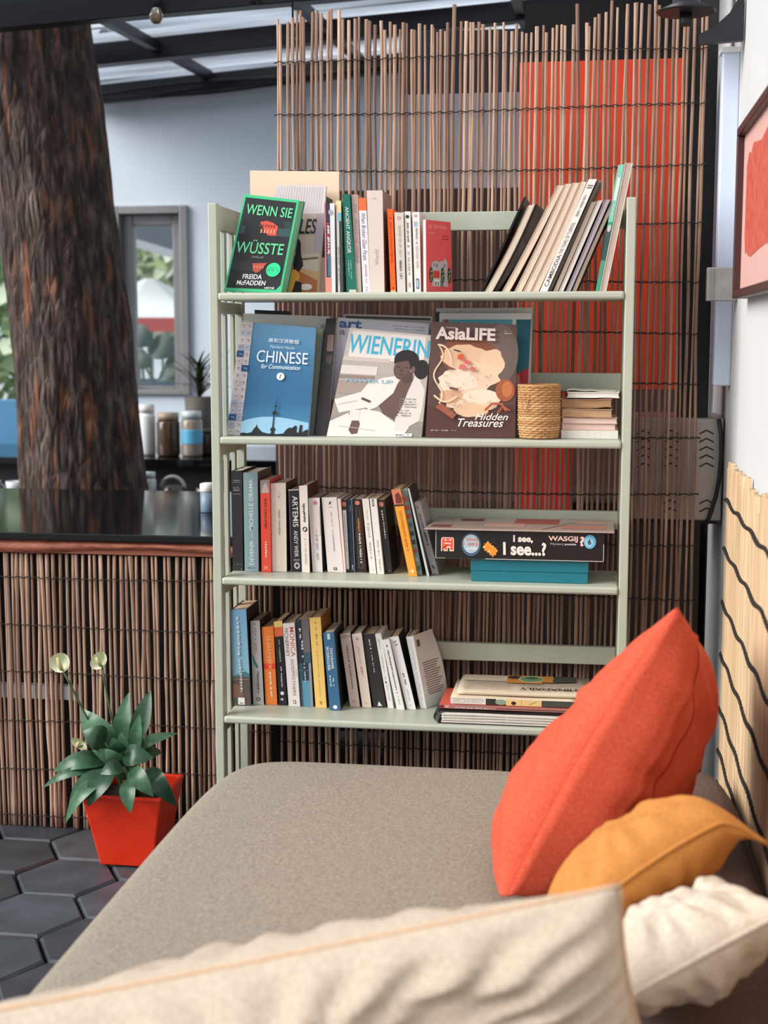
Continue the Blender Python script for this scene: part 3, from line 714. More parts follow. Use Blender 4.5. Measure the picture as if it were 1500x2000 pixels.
def edge_mag(label, s, bl, br, tl, tr, y0, depth=.2, page=PAGE_W, col=(60, 55, 55), cat='magazine', name='magazine', curve=0, n=6, thick=.0012):
    """a soft magazine seen on its open edge: leaves between two thin covers, bending as it leans"""
    q = quad(s, bl, br, tl, tr, y0); t = thing(name, label, cat, (q[0] + q[1]) / 2, SHELVED[s]); D = V((0, depth, 0))
    w = max((q[1] - q[0]).length, .003); c = min(thick / w, .3)
    def strip(mb, u0, u1, m, y=0, k=0):
        for i in range(n):
            v0, v1 = i / n, (i + 1) / n
            b0, b1 = curve * math.sin(math.pi * v0), curve * math.sin(math.pi * v1)
            f = sub(q, u0, u1, v0, v1); f = [f[0] + V((b0, y, 0)), f[1] + V((b0, y, 0)), f[2] + V((b1, y, 0)), f[3] + V((b1, y, 0))]
            mb.hexa(f, D * (1 - k), m)
    mb = MB(); strip(mb, 0, c, cov(col)); strip(mb, 1 - c, 1, cov(col)); mb.build('cover', t, weld=1e-5)
    mb = MB(); strip(mb, c * 1.02, 1 - c * 1.02, page, .0015, .02); mb.build('page_block', t, weld=1e-5)
    return t, q
def face_book(label, s, bl, br, tl, tr, y0, lean, thick, col, prints, cat='magazine', name='magazine', page=PAGE_W, spine=True, dxy=None, foot=0):
    q = quad(s, bl, br, tl, tr, y0, lean)
    nrm = (q[1] - q[0]).cross(q[3] - q[0]).normalized()
    if nrm.y > 0: nrm = -nrm
    D = V((0, 1, 0)) * thick if dxy is None else dxy
    t = thing(name, label, cat, (q[0] + q[1]) / 2, SHELVED[s]); m = cov(col); k = min(.08, .0008 / thick)
    mb = MB(); mb.hexa(q, D * k, m); mb.hexa([p + D * (1 - k) for p in q], D * k, m)
    if spine: mb.hexa([p + D * k * 1.01 for p in sub(q, 0, .006)], D * (1 - 2.02 * k), m)
    cv_ = mb.build('cover', t)
    mb = MB(); mb.hexa([p + D * k * 1.02 for p in sub(q, .0065 if spine else .002, .994, .003, .994)], D * (1 - 2.04 * k), page); mb.build('page_block', t)
    if prints:
        pr = Print(q, nrm, .00006); prints(pr); pr.done('cover_lettering', cv_)
    return t, q

# ---------------- top shelf
TOP = BF + .035
def p(pr):
    pr.rect(0, 0, .55, 1, (44, 44, 66)); pr.rect(0, 0, .14, 1, (196, 120, 130)); pr.rect(0, 0, .6, .17, (222, 140, 125)); pr.scrib(.2, .3, .5, .78, (190, 70, 80)); pr.scrib(.25, .4, .52, .75, (222, 214, 220)); pr.rect(.28, .18, .55, .42, (70, 110, 130)); pr.ell(.6, .9, .2, .03, (170, 168, 182))
spine_book('slim navy and white paperback with a pink foot, next to the olive cover', 0, 636, 655, (633, 397), (653, 397), (226, 224, 226), y0=TOP, prints=p, depth=.118)
def p(pr):
    pr.rect(0, .87, 1, 1, (240, 214, 160)); pr.rect(.3, .78, 1, .87, (120, 186, 196)); pr.rect(.55, 0, 1, .78, (52, 62, 60)); pr.scrib(.1, .1, .5, .5, (170, 160, 150))
spine_book('slim white booklet with a cream and teal top beside the green spine', 0, 660, 668, (656, 392), (666, 392), (226, 222, 214), y0=TOP + .004, prints=p, depth=.118)
def p(pr):
    pr.rect(0, 0, .1, 1, (20, 92, 78)); pr.text('ANCIENT ANGKOR', .28, .40, .72, .87, (224, 232, 222), 'd', bold=.006); pr.scrib(.52, .14, .68, .33, (150, 190, 176)); pr.scrib(.28, .16, .44, .33, (150, 190, 176))
    pr.rect(.28, 0, 1, .028, (206, 206, 190))
spine_book('dark green paperback with white capitals down its spine on the top shelf', 0, 677, 696, (669, 379), (683, 379), (12, 108, 90), y0=TOP + .002, prints=p)
def p(pr):
    pr.scrib(.3, .1, .7, .9, (150, 128, 124)); pr.rect(0, 0, 1, .3, (186, 172, 160))
spine_book('worn greyish pink paperback between the green spine and the orange topped one', 0, 696, 706, (686, 380), (699, 380), (176, 150, 144), y0=TOP + .006, prints=p)
def p(pr):
    pr.rect(0, .87, 1, 1.0, (244, 110, 54)); pr.text('When Broken Glass Floats', .25, .34, .8, .84, (96, 104, 140), 'd', shear=.3); pr.scrib(.35, .1, .65, .3, (190, 170, 180)); pr.line([(.3, .06), (.7, .05), (.35, .02), (.7, .015)], .08, (110, 100, 110), .004)
spine_book('white paperback with an orange top and blue script title on the top shelf', 0, 709, 723, (700, 387), (715, 387), (236, 228, 230), y0=TOP, prints=p)
def p(pr):
    pr.text('World', .40, .27, .66, .42, (168, 152, 146), 'u', bold=.01); pr.scrib(.3, .91, .6, .93, (200, 186, 176), 'h')
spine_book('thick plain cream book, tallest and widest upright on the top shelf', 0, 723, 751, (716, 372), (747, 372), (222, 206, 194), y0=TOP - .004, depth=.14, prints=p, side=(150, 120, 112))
def p(pr): pr.scrib(.25, .36, .75, .9, (200, 60, 20), n=20); pr.ell(.5, .05, .2, .01, (120, 50, 30)); pr.rect(0, 0, 1, .02, (240, 190, 160))
spine_book('slim bright orange paperback beside the thick cream book', 0, 763, 773, (756, 408), (767, 408), (248, 98, 18), y0=TOP + .002, prints=p)
def p(pr): pr.ell(.5, .93, .2, .022, (206, 120, 116)); pr.ell(.5, .93, .1, .012, (226, 200, 192)); pr.scrib(.35, .42, .65, .84, (186, 180, 140)); pr.text('', .3, .1, .6, .3, (60, 50, 50)); pr.scrib(.35, .15, .65, .4, (90, 80, 80))
spine_book('stone grey paperback with a small red ring at its top', 0, 776, 792, (770, 415), (788, 415), (214, 204, 196), y0=TOP, prints=p)
def p(pr): pr.ell(.5, .935, .32, .022, (44, 52, 40)); pr.scrib(.3, .56, .7, .86, (110, 110, 100)); pr.scrib(.3, .2, .7, .5, (170, 160, 150)); pr.scrib(.3, .05, .7, .12, (200, 130, 120))
spine_book('white paperback with a dark round mark at its top', 0, 795, 806, (790, 413), (801, 413), (234, 230, 222), y0=TOP + .003, prints=p)
def p(pr): pr.scrib(.25, .93, .7, .97, (150, 140, 150), 'h'); pr.rect(.2, .82, .7, .88, (160, 184, 196)); pr.scrib(.35, .6, .7, .8, (140, 130, 140)); pr.scrib(.3, .3, .7, .58, (200, 180, 180)); pr.rect(.3, .04, .7, .17, (90, 110, 140)); pr.rect(.38, .06, .62, .15, (190, 200, 210))
spine_book('white paperback with a grey blue block low on its spine on the top shelf', 0, 810, 822, (805, 414), (819, 414), (238, 226, 222), y0=TOP + .001, prints=p)
# small red book turned to show its front
q = quad(0, 824, 833, (821, 429), (832, 429), TOP - .002)
q2 = quad(0, 833, 884, (832, 429), (880, 434), TOP - .002)
t = thing('book', 'small red book turned to show its front, a grey house printed low on it', 'book', (q[0] + q2[1]) / 2, SHELVED[0])
th = .058
A0, A1 = q[1], q2[1] + V((0, .06, 0)); B0, B1_ = q[2], q2[2] + V((0, .06, 0))
A1 = EYE + (A1 - EYE); ft = [A0, V((quad(0, 884, 890, (880, 434), (890, 434), TOP + .05)[0].x, TOP + .05, A0.z)), atY(880, 434, TOP + .05), B0]
d = (ft[1] - ft[0]); nb = V((-d.y, d.x, 0)).normalized() * .012
mb = MB(); mb.hexa(ft, nb * .1, cov((222, 82, 84))); mb.hexa([v + nb * .9 for v in ft], nb * .1, cov((222, 82, 84)))
mb.hexa([v + nb * .101 for v in sub(ft, 0, .02)], nb * .798, cov((240, 214, 210))); mb.build('cover', t)
mb = MB(); mb.hexa([v + nb * .102 for v in sub(ft, .021, .985, .004, .992)], nb * .796, PAGE_W); mb.build('page_block', t)
pr = Print(ft, -nb, .00006)
pr.text('', .1, .9, .8, .95, (240, 130, 130)); pr.scrib(.08, .87, .9, .95, (240, 130, 130), 'h'); pr.scrib(.08, .81, .35, .84, (240, 140, 140), 'h'); pr.scrib(.65, .78, .9, .8, (150, 40, 50), 'h'); pr.scrib(.65, .74, .9, .76, (150, 40, 50), 'h')
GR = (176, 168, 168)
pr.poly([(.2, .08), (.2, .40), (.25, .44), (.28, .42), (.3, .44), (.42, .44), (.52, .42), (.58, .45), (.66, .43), (.72, .49), (.78, .46), (.82, .42), (.82, .08)], GR)
for u in (.27, .38, .67): pr.rect(u, .35, u + .06, .40, (110, 120, 140))
pr.rect(.27, .2, .5, .3, (196, 52, 30)); pr.rect(.3, .10, .5, .18, (220, 214, 210)); pr.rect(.33, .1, .37, .15, (60, 60, 70)); pr.rect(.42, .1, .46, .15, (60, 60, 70)); pr.rect(.54, .08, .64, .17, (90, 110, 140))
for u in (.18, .62, .88): pr.ell(u, .24, .07, .11, (44, 60, 40)); [pr.ell(u + .03 * math.cos(k * 2.1), .24 + .07 * math.sin(k * 2.4), .012, .014, (190, 200, 90), 8) for k in range(6)]
pr.done('cover_lettering', t)

# leaning face-out books at the end of the top shelf
def p(pr):
    pr.rect(.04, .3, .96, .62, (246, 214, 186)); pr.poly([(.52, .62), (.62, .80), (.8, .82), (.93, .77), (.93, .3), (.52, .3)], (92, 78, 66)); pr.rect(.5, .76, .56, .81, (150, 130, 110))
    pr.ell(.82, .52, .09, .05, (60, 48, 42)); pr.line([(.7, .74), (.82, .73), (.9, .66)], .02, (128, 112, 100))
face_book('wide cream board with a rounded olive picture, rearmost behind the green thriller', 0, 492, 662, (488, 333), (662, 335), 3.215, .012, .01, (240, 208, 182), p, 'folder', 'folder')
def p(pr):
    pr.rect(0, .74, 1, 1, (214, 202, 204)); pr.rect(0, 0, 1, .74, (184, 164, 152)); [pr.rect(.02 + .05 * k, .76, .03 + .05 * k, .99, (198, 186, 190)) for k in range(19)]
    pr.rect(.88, .3, 1, .74, (170, 154, 164))
    pr.text('iLES', .53, .55, .88, .69, (22, 20, 22), bold=.012, shear=.12)
    pr.rect(.45, 0, 1, .36, (196, 150, 104)); pr.poly([(.6, .36), (.98, .37), (.98, .2), (.6, .24)], (190, 178, 160)); pr.poly([(.6, .22), (.98, .12), (.98, 0), (.6, 0)], (172, 96, 50)); pr.ell(.8, .06, .1, .03, (226, 214, 204)); pr.line([(.58, .31), (.96, .33)], .02, (120, 84, 60))
    pr.poly([(.44, .36), (.38, .14), (.42, 0), (.5, 0), (.56, .2), (.56, .34)], (204, 116, 52)); pr.ell(.52, .43, .12, .09, (24, 18, 24)); pr.poly([(.50, .5), (.62, .48), (.66, .36), (.72, .26), (.66, .2), (.56, .22), (.52, .34)], (24, 18, 24)); pr.ell(.48, .38, .07, .07, (206, 120, 56)); pr.ell(.54, .37, .025, .03, (206, 120, 56))
    pr.poly([(.40, .14), (.46, .22), (.60, .22), (.68, .17), (.66, .08), (.56, .01), (.44, .06)], (214, 158, 58)); pr.poly([(.62, .12), (.72, .10), (.74, 0), (.58, 0)], (24, 18, 24))
face_book('pale comic album with black title letters, just behind the green thriller', 0, 500, 621, (540, 362), (637, 362), 3.165, .03, .012, (206, 194, 196), p, 'book', 'book')
# green edged thriller, leaning back and to one side
q = quad(0, 437, 549, (477, 379), (584, 391), 3.085, .032)
q[0].z += .003
t = thing('book', 'tilted black and green thriller with a red house on its cover', 'book', (q[0] + q[1]) / 2, SHELVED[0])
nrm = (q[1] - q[0]).cross(q[3] - q[0]).normalized(); nrm = -nrm if nrm.y > 0 else nrm
D = V((.006, .038, 0)); mG = cov((66, 196, 136))
mb = MB(); mb.hexa(q, D * .04, mG); mb.hexa([v + D * .96 for v in q], D * .04, cov((40, 110, 84))); mb.hexa([v + D * .041 for v in sub(q, 0, .008)], D * .918, cov((24, 96, 72))); mb.build('cover', t)
mb = MB(); mb.hexa([v + D * .042 for v in sub(q, .009, .985, .006, .99)], D * .914, mat((120, 178, 136), .7, var=.3, vscale=200, stretch=(1, 1, .05))); mb.build('page_block', t)
pr = Print(q, nrm, .00006)
pr.poly([(.03, .04), (.90, .03), (.965, .08), (.965, .97), (.04, .97)], (26, 26, 30))
pr.rect(.05, .60, .955, .76, (32, 56, 58)); pr.rect(.05, .60, .955, .68, (46, 78, 80)); pr.rect(.05, .22, .7, .32, (40, 42, 46))
pr.poly([(.34, .60), (.34, .68), (.40, .735), (.5, .75), (.62, .735), (.72, .70), (.72, .60)], (216, 84, 62))
for k in range(6): pr.rect(.37 + .058 * k, .62, .40 + .058 * k, .66, (250, 150, 110)); pr.rect(.39 + .05 * k, .685, .41 + .05 * k, .71, (120, 44, 40))
pr.poly([(.40, .30), (.66, .31), (.60, .26), (.56, .22), (.5, .20), (.44, .22)], (196, 82, 66)); [pr.rect(.44 + .05 * k, .25, .46 + .05 * k, .28, (236, 140, 110)) for k in range(4)]
GN = (110, 224, 160)
pr.text('WENN SIE', .10, .80, .93, .905, GN, bold=.008); pr.text('WÜSSTE', .06, .40, .90, .545, GN, bold=.008)
pr.text('THRILLER', .36, .355, .58, .375, (150, 160, 160)); pr.text('FREIDA', .28, .135, .62, .185, (236, 238, 238), bold=.02); pr.text('McFADDEN', .20, .07, .70, .12, (236, 238, 238), bold=.02); pr.text('HEYNE', .70, .035, .87, .055, (226, 226, 226), bold=.03)
pr.ell(.79, .24, .125, .075, (44, 222, 150), 28); pr.scrib(.70, .25, .86, .26, (30, 120, 86), 'h', n=8); pr.scrib(.69, .225, .88, .24, (30, 120, 86), 'h', n=9)
pr.done('cover_lettering', t)

# leaning magazines at the other end of the top shelf
edge_mag('thin black folder, outermost of the magazines leaning on the top shelf', 0, 938, 943, (1024, 384), (1028, 384), 3.10, .165, mat((40, 36, 36), .6), (26, 22, 24), 'folder', 'folder')
edge_mag('curling magazine with loose pale leaves leaning next to the black folder', 0, 945, 962, (1030, 402), (1046, 398), 3.095, .17, PAGE, (90, 70, 64), curve=.004)
edge_mag('dark curling magazine sagging between two paler ones on the top shelf', 0, 964, 972, (1047, 398), (1066, 412), 3.11, .155, mat((92, 82, 76), .7, var=.5, vscale=60, stretch=(1, .1, .1)), (44, 36, 36), curve=.004)
for k, lab in enumerate(('thick cream magazine leaning on the top shelf, first after the dark curled one', 'cream magazine leaning second in the run beside the white lettered spine', 'cream magazine leaning third in the run beside the white lettered spine', 'cream magazine pressed directly against the white lettered spine')):
    bx = (980, 1004, 1021, 1037); tx = (1088, 1103, 1118, 1133); ty = (362, 359, 357, 355)
    edge_mag(lab, 0, bx[k], bx[k] + 15, (tx[k], ty[k]), (tx[k] + 13.6, ty[k]), 3.085, .18, mat((226, 206, 186), .85, var=.12, vscale=300, stretch=(1, .05, .05)), (206, 180, 158), curve=.0025 if k == 0 else .002)
def p(pr):
    pr.text('CAMBODIA', .25, .045, .78, .33, (70, 66, 66), 'u', bold=.01); pr.text('THE YEARS OF TURMOIL', .25, .34, .74, .62, (110, 104, 104), 'u'); pr.scrib(.3, .66, .65, .87, (150, 144, 140)); pr.line([(.2, .925), (.85, .925)], .012, (90, 84, 84), .008); pr.line([(.2, .945), (.85, .945)], .012, (90, 84, 84), .008)
spine_book('white spined picture book with grey capitals leaning among the cream magazines', 0, 1054, 1069, (1150, 350), (1166, 350), (236, 232, 226), y0=3.08, depth=.185, prints=p, side=(130, 122, 116))
edge_mag('grey magazine leaning close behind the white lettered spine', 0, 1070, 1077, (1168, 352), (1175, 352), 3.10, .165, mat((150, 142, 136), .7), (110, 100, 96))
edge_mag('short cream booklet leaning beside the grey magazine on the top shelf', 0, 1080, 1089, (1155, 395), (1165, 393), 3.09, .16, PAGE, (200, 180, 160))
edge_mag('short white booklet leaning between a cream one and a mauve one', 0, 1091, 1100, (1167, 392), (1177, 391), 3.09, .16, PAGE_W, (214, 206, 200))
edge_mag('short mauve booklet leaning near the post of the top shelf', 0, 1105, 1114, (1181, 390), (1192, 390), 3.085, .16, mat((176, 164, 172), .5), (150, 138, 150))
edge_mag('bowed cream booklet with a dark back cover leaning near the post of the top shelf', 0, 1116, 1126, (1194, 393), (1202, 394), 3.09, .16, PAGE, (60, 54, 54), curve=-.001)
def p(pr):
    pr.rect(0, .55, 1, 1, (128, 200, 178)); pr.rect(.3, .72, .8, .90, (222, 232, 226)); pr.scrib(.3, .6, .7, .7, (220, 230, 226)); pr.rect(0, .25, 1, .5, (40, 84, 80)); pr.ell(.5, .5, .4, .03, (190, 196, 190))
spine_book('tall teal spined book leaning beside the last white magazine', 0, 1163, 1170, (1207.5, 322), (1219, 321), (62, 150, 124), y0=3.09, depth=.175, prints=p)
edge_mag('tall white edged magazine, last one leaning against the post on the top shelf', 0, 1171, 1184, (1221, 318), (1236, 318), 3.085, .18, mat((196, 176, 164), .8, var=.2, vscale=300, stretch=(1, .05, .05)), (232, 222, 212))

# ---------------- second shelf
face_book('thin black clipboard standing behind the white binder on the second shelf', 1, 505, 570, (497, 605), (566, 608), 3.20, .02, .006, (22, 24, 24), None, 'clipboard', 'clipboard', page=M_BLACK)
face_book('white ring binder standing behind the blue language textbook', 1, 470, 624, (475, 612), (645, 618), 3.165, .025, .024, (228, 224, 218), lambda pr: pr.rect(.9, 0, 1, .93, (190, 184, 170)), 'binder', 'binder')
face_book('grey green exercise book between the white binder and the blue textbook', 1, 462, 612, (470, 628), (632, 642), 3.13, .028, .012, (150, 164, 146), None, 'book', 'book')
def p(pr):
    for k in range(26): f = k / 25; pr.rect(.17, 1 - (k + 1) / 26, 1, 1 - k / 26, (int(104 - 62 * math.sin(f * 2.4) + 60 * max(0, f - .7)), int(158 - 54 * math.sin(f * 2.4) + 90 * max(0, f - .7)), int(196 - 48 * math.sin(f * 2.4) + 60 * max(0, f - .7))))
    pr.rect(0, 0, .17, 1, (212, 204, 204))
    r = random.Random(2)
    for i in range(16):
        for j in (0, 1):
            dk = (i, j) in ((4, 0), (6, 1), (13, 0)); a, b = .012 + .085 * j, .006 + .0622 * (15 - i)
            if dk: pr.rect(a - .01, b, a + .08, b + .056, (24, 82, 130)); pr.line([(a + .02, b + .03), (a + .055, b + .03), (a + .055, b + .015)], .008, (150, 186, 214), .006)
            elif r.random() < .5: pr.rect(a, b, a + .07, b + .05, r.choice(((186, 190, 204), (204, 196, 200), (160, 170, 190)))); pr.line([(a + .02, b + .02), (a + .05, b + .035)], .008, (120, 110, 120), .006)
            else: pr.line([(a + .02, b + .035), (a + .05, b + .03), (a + .03, b + .01)], .007, (150, 136, 140), .006)
    pr.text('美和汉语教程', .40, .835, .80, .875, (222, 236, 244), bold=.01); pr.text('Mandarin House', .43, .785, .75, .812, (206, 226, 240)); pr.text('CHINESE', .27, .655, .93, .76, (238, 246, 250), bold=.0)
    pr.text('for Communication', .34, .60, .84, .64, (226, 240, 248), shear=.3, bold=.01); pr.ell(.60, .535, .05, .034, (244, 246, 246), 24); pr.text('1', .585, .515, .612, .555, (120, 100, 50), bold=.02, shear=.2)
    pr.poly([(.17, 0)] + [(.17 + .83 * k / 20, .12 + .05 * math.sin(math.pi * (k / 20) ** .8)) for k in range(21)] + [(1, 0)], (150, 196, 224))
    DK = (14, 18, 24)
    sky = [(.17, 0), (.17, .02), (.22, .025), (.25, .018), (.31, .03), (.33, .06), (.35, .075), (.365, .1), (.375, .075), (.40, .055), (.44, .03), (.5, .02), (.6, .012), (.70, .02), (.73, .055), (.77, .075), (.80, .07), (.84, .095), (.86, .085), (.86, .03), (.885, .03), (.895, .1), (.925, .1), (.925, .03), (.96, .05), (1, .06), (1, 0)]
    for (a, b), (c_, d_) in zip(sky[1:-2], sky[2:-1]): pr.poly([(a, 0), (c_, 0), (c_, d_), (a, b)], DK)
    pr.poly([(.535, .0), (.60, 0), (.575, .05), (.572, .2), (.585, .25), (.582, .36), (.58, .36), (.575, .25), (.56, .2), (.556, .05)], DK); pr.ell(.566, .055, .03, .02, DK); pr.ell(.57, .205, .028, .019, DK); pr.ell(.578, .265, .014, .01, DK)
face_book('blue language textbook with a tower skyline standing at the front of the second shelf', 1, 443, 602, (470, 628), (617, 640), 3.085, .03, .014, (34, 104, 164), p, 'book', 'book')
face_book('dark magazine standing edge on behind the blue textbook on the second shelf', 1, 616, 640, (637, 622), (657, 622), 3.10, .05, .012, (38, 32, 32), lambda pr: (pr.rect(.3, .72, .9, .86, (150, 120, 112)), pr.scrib(.3, .6, .9, .7, (120, 100, 96), 'h')))
face_book('white magazine, rearmost of the stack behind the art magazine', 1, 655, 832, (672, 613), (845, 618), 3.195, .02, .014, (224, 216, 208), lambda pr: pr.rect(.02, .965, .98, .985, (90, 80, 76)))
def p(pr):
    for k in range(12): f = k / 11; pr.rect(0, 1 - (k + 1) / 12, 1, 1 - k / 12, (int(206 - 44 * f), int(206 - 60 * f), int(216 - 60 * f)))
    pr.text('art', .02, .915, .27, .985, (58, 92, 136), bold=.03); pr.scrib(.6, .955, .95, .965, (206, 120, 140), 'h'); pr.scrib(.62, .93, .95, .94, (160, 140, 150), 'h'); pr.text('', 0, 0, .1, .1, (0, 0, 0)); pr.scrib(.02, .85, .09, .90, (130, 124, 134), 'h', n=4)
    pr.rect(0, 0, .12, .3, (172, 112, 90))
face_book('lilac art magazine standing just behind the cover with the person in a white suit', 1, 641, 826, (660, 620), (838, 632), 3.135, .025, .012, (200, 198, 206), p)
def p(pr):
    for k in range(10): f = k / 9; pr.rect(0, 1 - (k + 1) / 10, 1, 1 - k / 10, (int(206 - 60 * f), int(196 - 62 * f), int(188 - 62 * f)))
    WH, BR, DK = (232, 224, 216), (104, 78, 68), (34, 24, 24)
    pr.rect(.05, .72, .94, .98, (232, 224, 218)); pr.rect(0, .70, .55, .74, (206, 192, 182)); pr.rect(0, .58, .42, .66, (222, 212, 204)); pr.rect(0, .54, .4, .57, (150, 128, 118)); pr.rect(0, .40, .5, .52, (168, 148, 138)); pr.rect(.86, .15, 1, .75, (186, 172, 164))
    pr.text('WIENERIN', .03, .775, .985, .945, (62, 178, 214), bold=.012)
    pr.poly([(.0, .34), (.28, .42), (.34, .5), (.5, .56), (.62, .58), (.7, .56), (.62, .4), (.5, .3), (.3, .26), (.08, .22)], WH)       # sleeve and shoulder
    pr.poly([(.0, .0), (.0, .14), (.18, .22), (.34, .26), (.52, .24), (.7, .14), (.86, .1), (.8, 0)], WH)                                 # trousers
    pr.poly([(.5, .30), (.72, .56), (.86, .52), (.82, .36), (.70, .16), (.56, .22)], BR)                                                  # chest
    pr.poly([(.62, .58), (.70, .585), (.64, .42), (.48, .28), (.40, .25), (.36, .28), (.5, .42)], WH); pr.poly([(.86, .60), (.92, .56), (.985, .46), (.98, .3), (.96, .16), (.78, .06), (.70, .06), (.70, .18), (.76, .30), (.80, .44)], (222, 212, 204))
    pr.poly([(.18, .22), (.24, .16), (.22, .06), (.26, .02), (.32, .03), (.33, .12), (.28, .2)], BR); pr.rect(.2, .15, .31, .25, (228, 220, 212))
    pr.ell(.925, .66, .085, .095, DK); pr.ell(.74, .745, .145, .095, DK); pr.ell(.70, .655, .095, .105, BR); pr.poly([(.6, .76), (.6, .70), (.66, .72), (.78, .74), (.84, .68), (.86, .74), (.78, .80), (.66, .80)], DK); pr.poly([(.70, .57), (.82, .64), (.84, .54), (.74, .52)], (88, 64, 56)); pr.ell(.83, .655, .022, .03, (120, 90, 78))
    pr.line([(.64, .672), (.68, .668)], .012, DK, .006); pr.line([(.73, .668), (.77, .674)], .012, DK, .006); pr.line([(.70, .655), (.69, .625), (.71, .622)], .008, (70, 48, 42), .004); pr.line([(.675, .6), (.72, .6)], .012, (70, 40, 40), .006)
    pr.text('POWER UP', .08, .505, .62, .54, (150, 190, 206), bold=.02)
    for k in range(4): pr.scrib(.72, .36 - .025 * k, .92, .375 - .025 * k, (150, 140, 136), 'h', n=12)
    for k in range(3): pr.scrib(.71, .25 - .025 * k, .86, .265 - .025 * k, (140, 130, 126), 'h', n=9)
    pr.rect(.72, .005, .90, .035, (240, 236, 232)); pr.scrib(.73, .01, .88, .028, (60, 56, 54), 'h', n=14)
    pr.line([(.30, .36), (.40, .33)], .03, (84, 64, 58), .02); pr.line([(.1, .1), (.3, .08), (.5, .06)], .01, (200, 188, 178), .005); pr.line([(.05, .3), (.25, .34)], .01, (200, 188, 178), .005)
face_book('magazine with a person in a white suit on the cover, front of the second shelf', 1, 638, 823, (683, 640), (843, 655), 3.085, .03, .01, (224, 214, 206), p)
face_book('white magazine with a thin line drawing, rearmost behind the brown cover', 1, 850, 1034, (852, 602), (1040, 601), 3.205, .018, .012, (226, 216, 212), lambda pr: (pr.line([(.1, .97), (.18, .93), (.26, .98)], .01, (120, 130, 110), .004), pr.rect(.0, .1, .04, .97, (60, 60, 60))))
def p(pr):
    pr.rect(.03, .82, .8, .95, (96, 178, 196)); pr.rect(.06, .9, .1, .95, (196, 70, 60)); pr.rect(.84, .5, 1, .95, (22, 104, 122)); pr.poly([(.86, .5), (1, .56), (1, .1), (.9, .1)], (196, 36, 30)); pr.poly([(.84, .5), (.9, .5), (.93, .36), (.86, .22)], (206, 140, 140))
    pr.poly([(.5, .86), (.8, .84), (.8, .82), (.5, .82)], (150, 186, 196))
face_book('blue and red illustrated magazine standing behind the brown cover', 1, 855, 1026, (858, 612), (1038, 612), 3.155, .03, .014, (232, 230, 228), p)
def p(pr):
    for k in range(12): f = k / 11; pr.rect(0, 1 - (k + 1) / 12, 1, 1 - k / 12, (int(92 - 6 * f), int(68 - 12 * f), int(62 - 14 * f)))
    for k in range(9): pr.ell(.82 - .02 * k, .74, .2 - .018 * k, .26 - .022 * k, (104 + 2 * k, 88 + k, 80 + k), 24)
    pr.poly([(.0, .28), (.3, .2), (.62, .22), (1, .3), (1, 0), (0, 0)], (82, 46, 38)); pr.ell(.45, .72, .34, .16, (128, 70, 46), 28)
    PA = (232, 200, 170)
    r = random.Random(6)
    def blob(cu, cv, ru, rv, c, n=22, j=.1):
        pts = []
        for k in range(n):
            a = 2 * math.pi * k / n; e = 1 + r.uniform(-j, j); pts.append((cu + ru * e * math.cos(a), cv + rv * e * math.sin(a)))
        for k in range(n): pr.mb.face([pr.P(cu, cv), pr.P(*pts[k]), pr.P(*pts[(k + 1) % n])], ink(c))
        pr.k += 1
    blob(.42, .70, .28, .11, (226, 186, 150)); blob(.72, .66, .14, .12, (230, 196, 160)); blob(.55, .54, .27, .12, PA); blob(.34, .48, .22, .12, (236, 214, 192)); blob(.52, .33, .32, .11, (232, 200, 172), j=.14); blob(.62, .36, .22, .06, (238, 214, 190)); blob(.5, .24, .2, .06, (224, 186, 150)); blob(.27, .36, .13, .055, (214, 168, 130))
    pr.ell(.88, .42, .11, .10, (158, 84, 48)); pr.ell(.9, .43, .06, .07, (190, 110, 66))
    for k in range(34):
        a = k / 33; pr.ell(.10 + .05 * math.sin(a * 9) + .02 * a, .80 - .5 * a, .011, .009, (240, 206, 172), 8)
    for k in range(22): pr.ell(.08 + .012 * k, .36 - .05 * math.sin(k / 21 * 3.1), .011, .009, (240, 206, 172), 8)
    for k in range(16): pr.ell(.10 + .15 * math.sin(k / 15 * 1.6), .80 - .16 * (k / 15) ** 2 + .0, .011, .009, (240, 206, 172), 8)
    for c_, u, v in (((216, 84, 52), .36, .70), ((216, 100, 100), .44, .655), ((206, 110, 110), .38, .61), ((196, 110, 90), .5, .6)): blob(u, v, .04, .024, c_, 10, .3)
    for k in range(26): u, v = r.uniform(.2, .74), r.uniform(.25, .62); pr.line([(u, v), (u + r.uniform(-.05, .05), v + r.uniform(-.02, .02)), (u + r.uniform(-.05, .05), v + r.uniform(-.03, .03))], .006, (176, 150, 132), .004)
    pr.line([(.25, .43), (.35, .415)], .03, (110, 70, 48), .02); pr.line([(.28, .76), (.36, .745)], .02, (60, 40, 34), .012)
    pr.poly([(.1, .26), (.3, .16), (.34, .2), (.16, .3)], (150, 84, 60)); pr.line([(.66, .24), (.74, .3), (.84, .3), (.9, .24)], .03, (176, 88, 52), .02); pr.line([(.8, .22), (.86, .28), (.94, .24)], .02, (160, 84, 54), .014)
    pr.text('AsiaLIFE', .06, .845, .755, .955, (226, 206, 198), bold=.035); pr.text('Cambodia', .18, .945, .30, .957, (226, 206, 198)); pr.scrib(.86, .93, .94, .94, (200, 186, 180), 'h', n=6); pr.scrib(.86, .91, .94, .92, (200, 186, 180), 'h', n=6)
    pr.text('Hidden', .55, .155, .92, .215, (244, 236, 230), shear=.35, bold=.004); pr.text('Treasures', .36, .095, .87, .165, (244, 236, 230), shear=.35, bold=.004); pr.scrib(.06, .055, .34, .066, (200, 176, 168), 'h', n=24)
face_book('brown travel magazine with antique papers on its cover, front of the second shelf', 1, 831, 1006, (843, 628), (1010, 634), 3.085, .028, .012, (84, 58, 52), p)
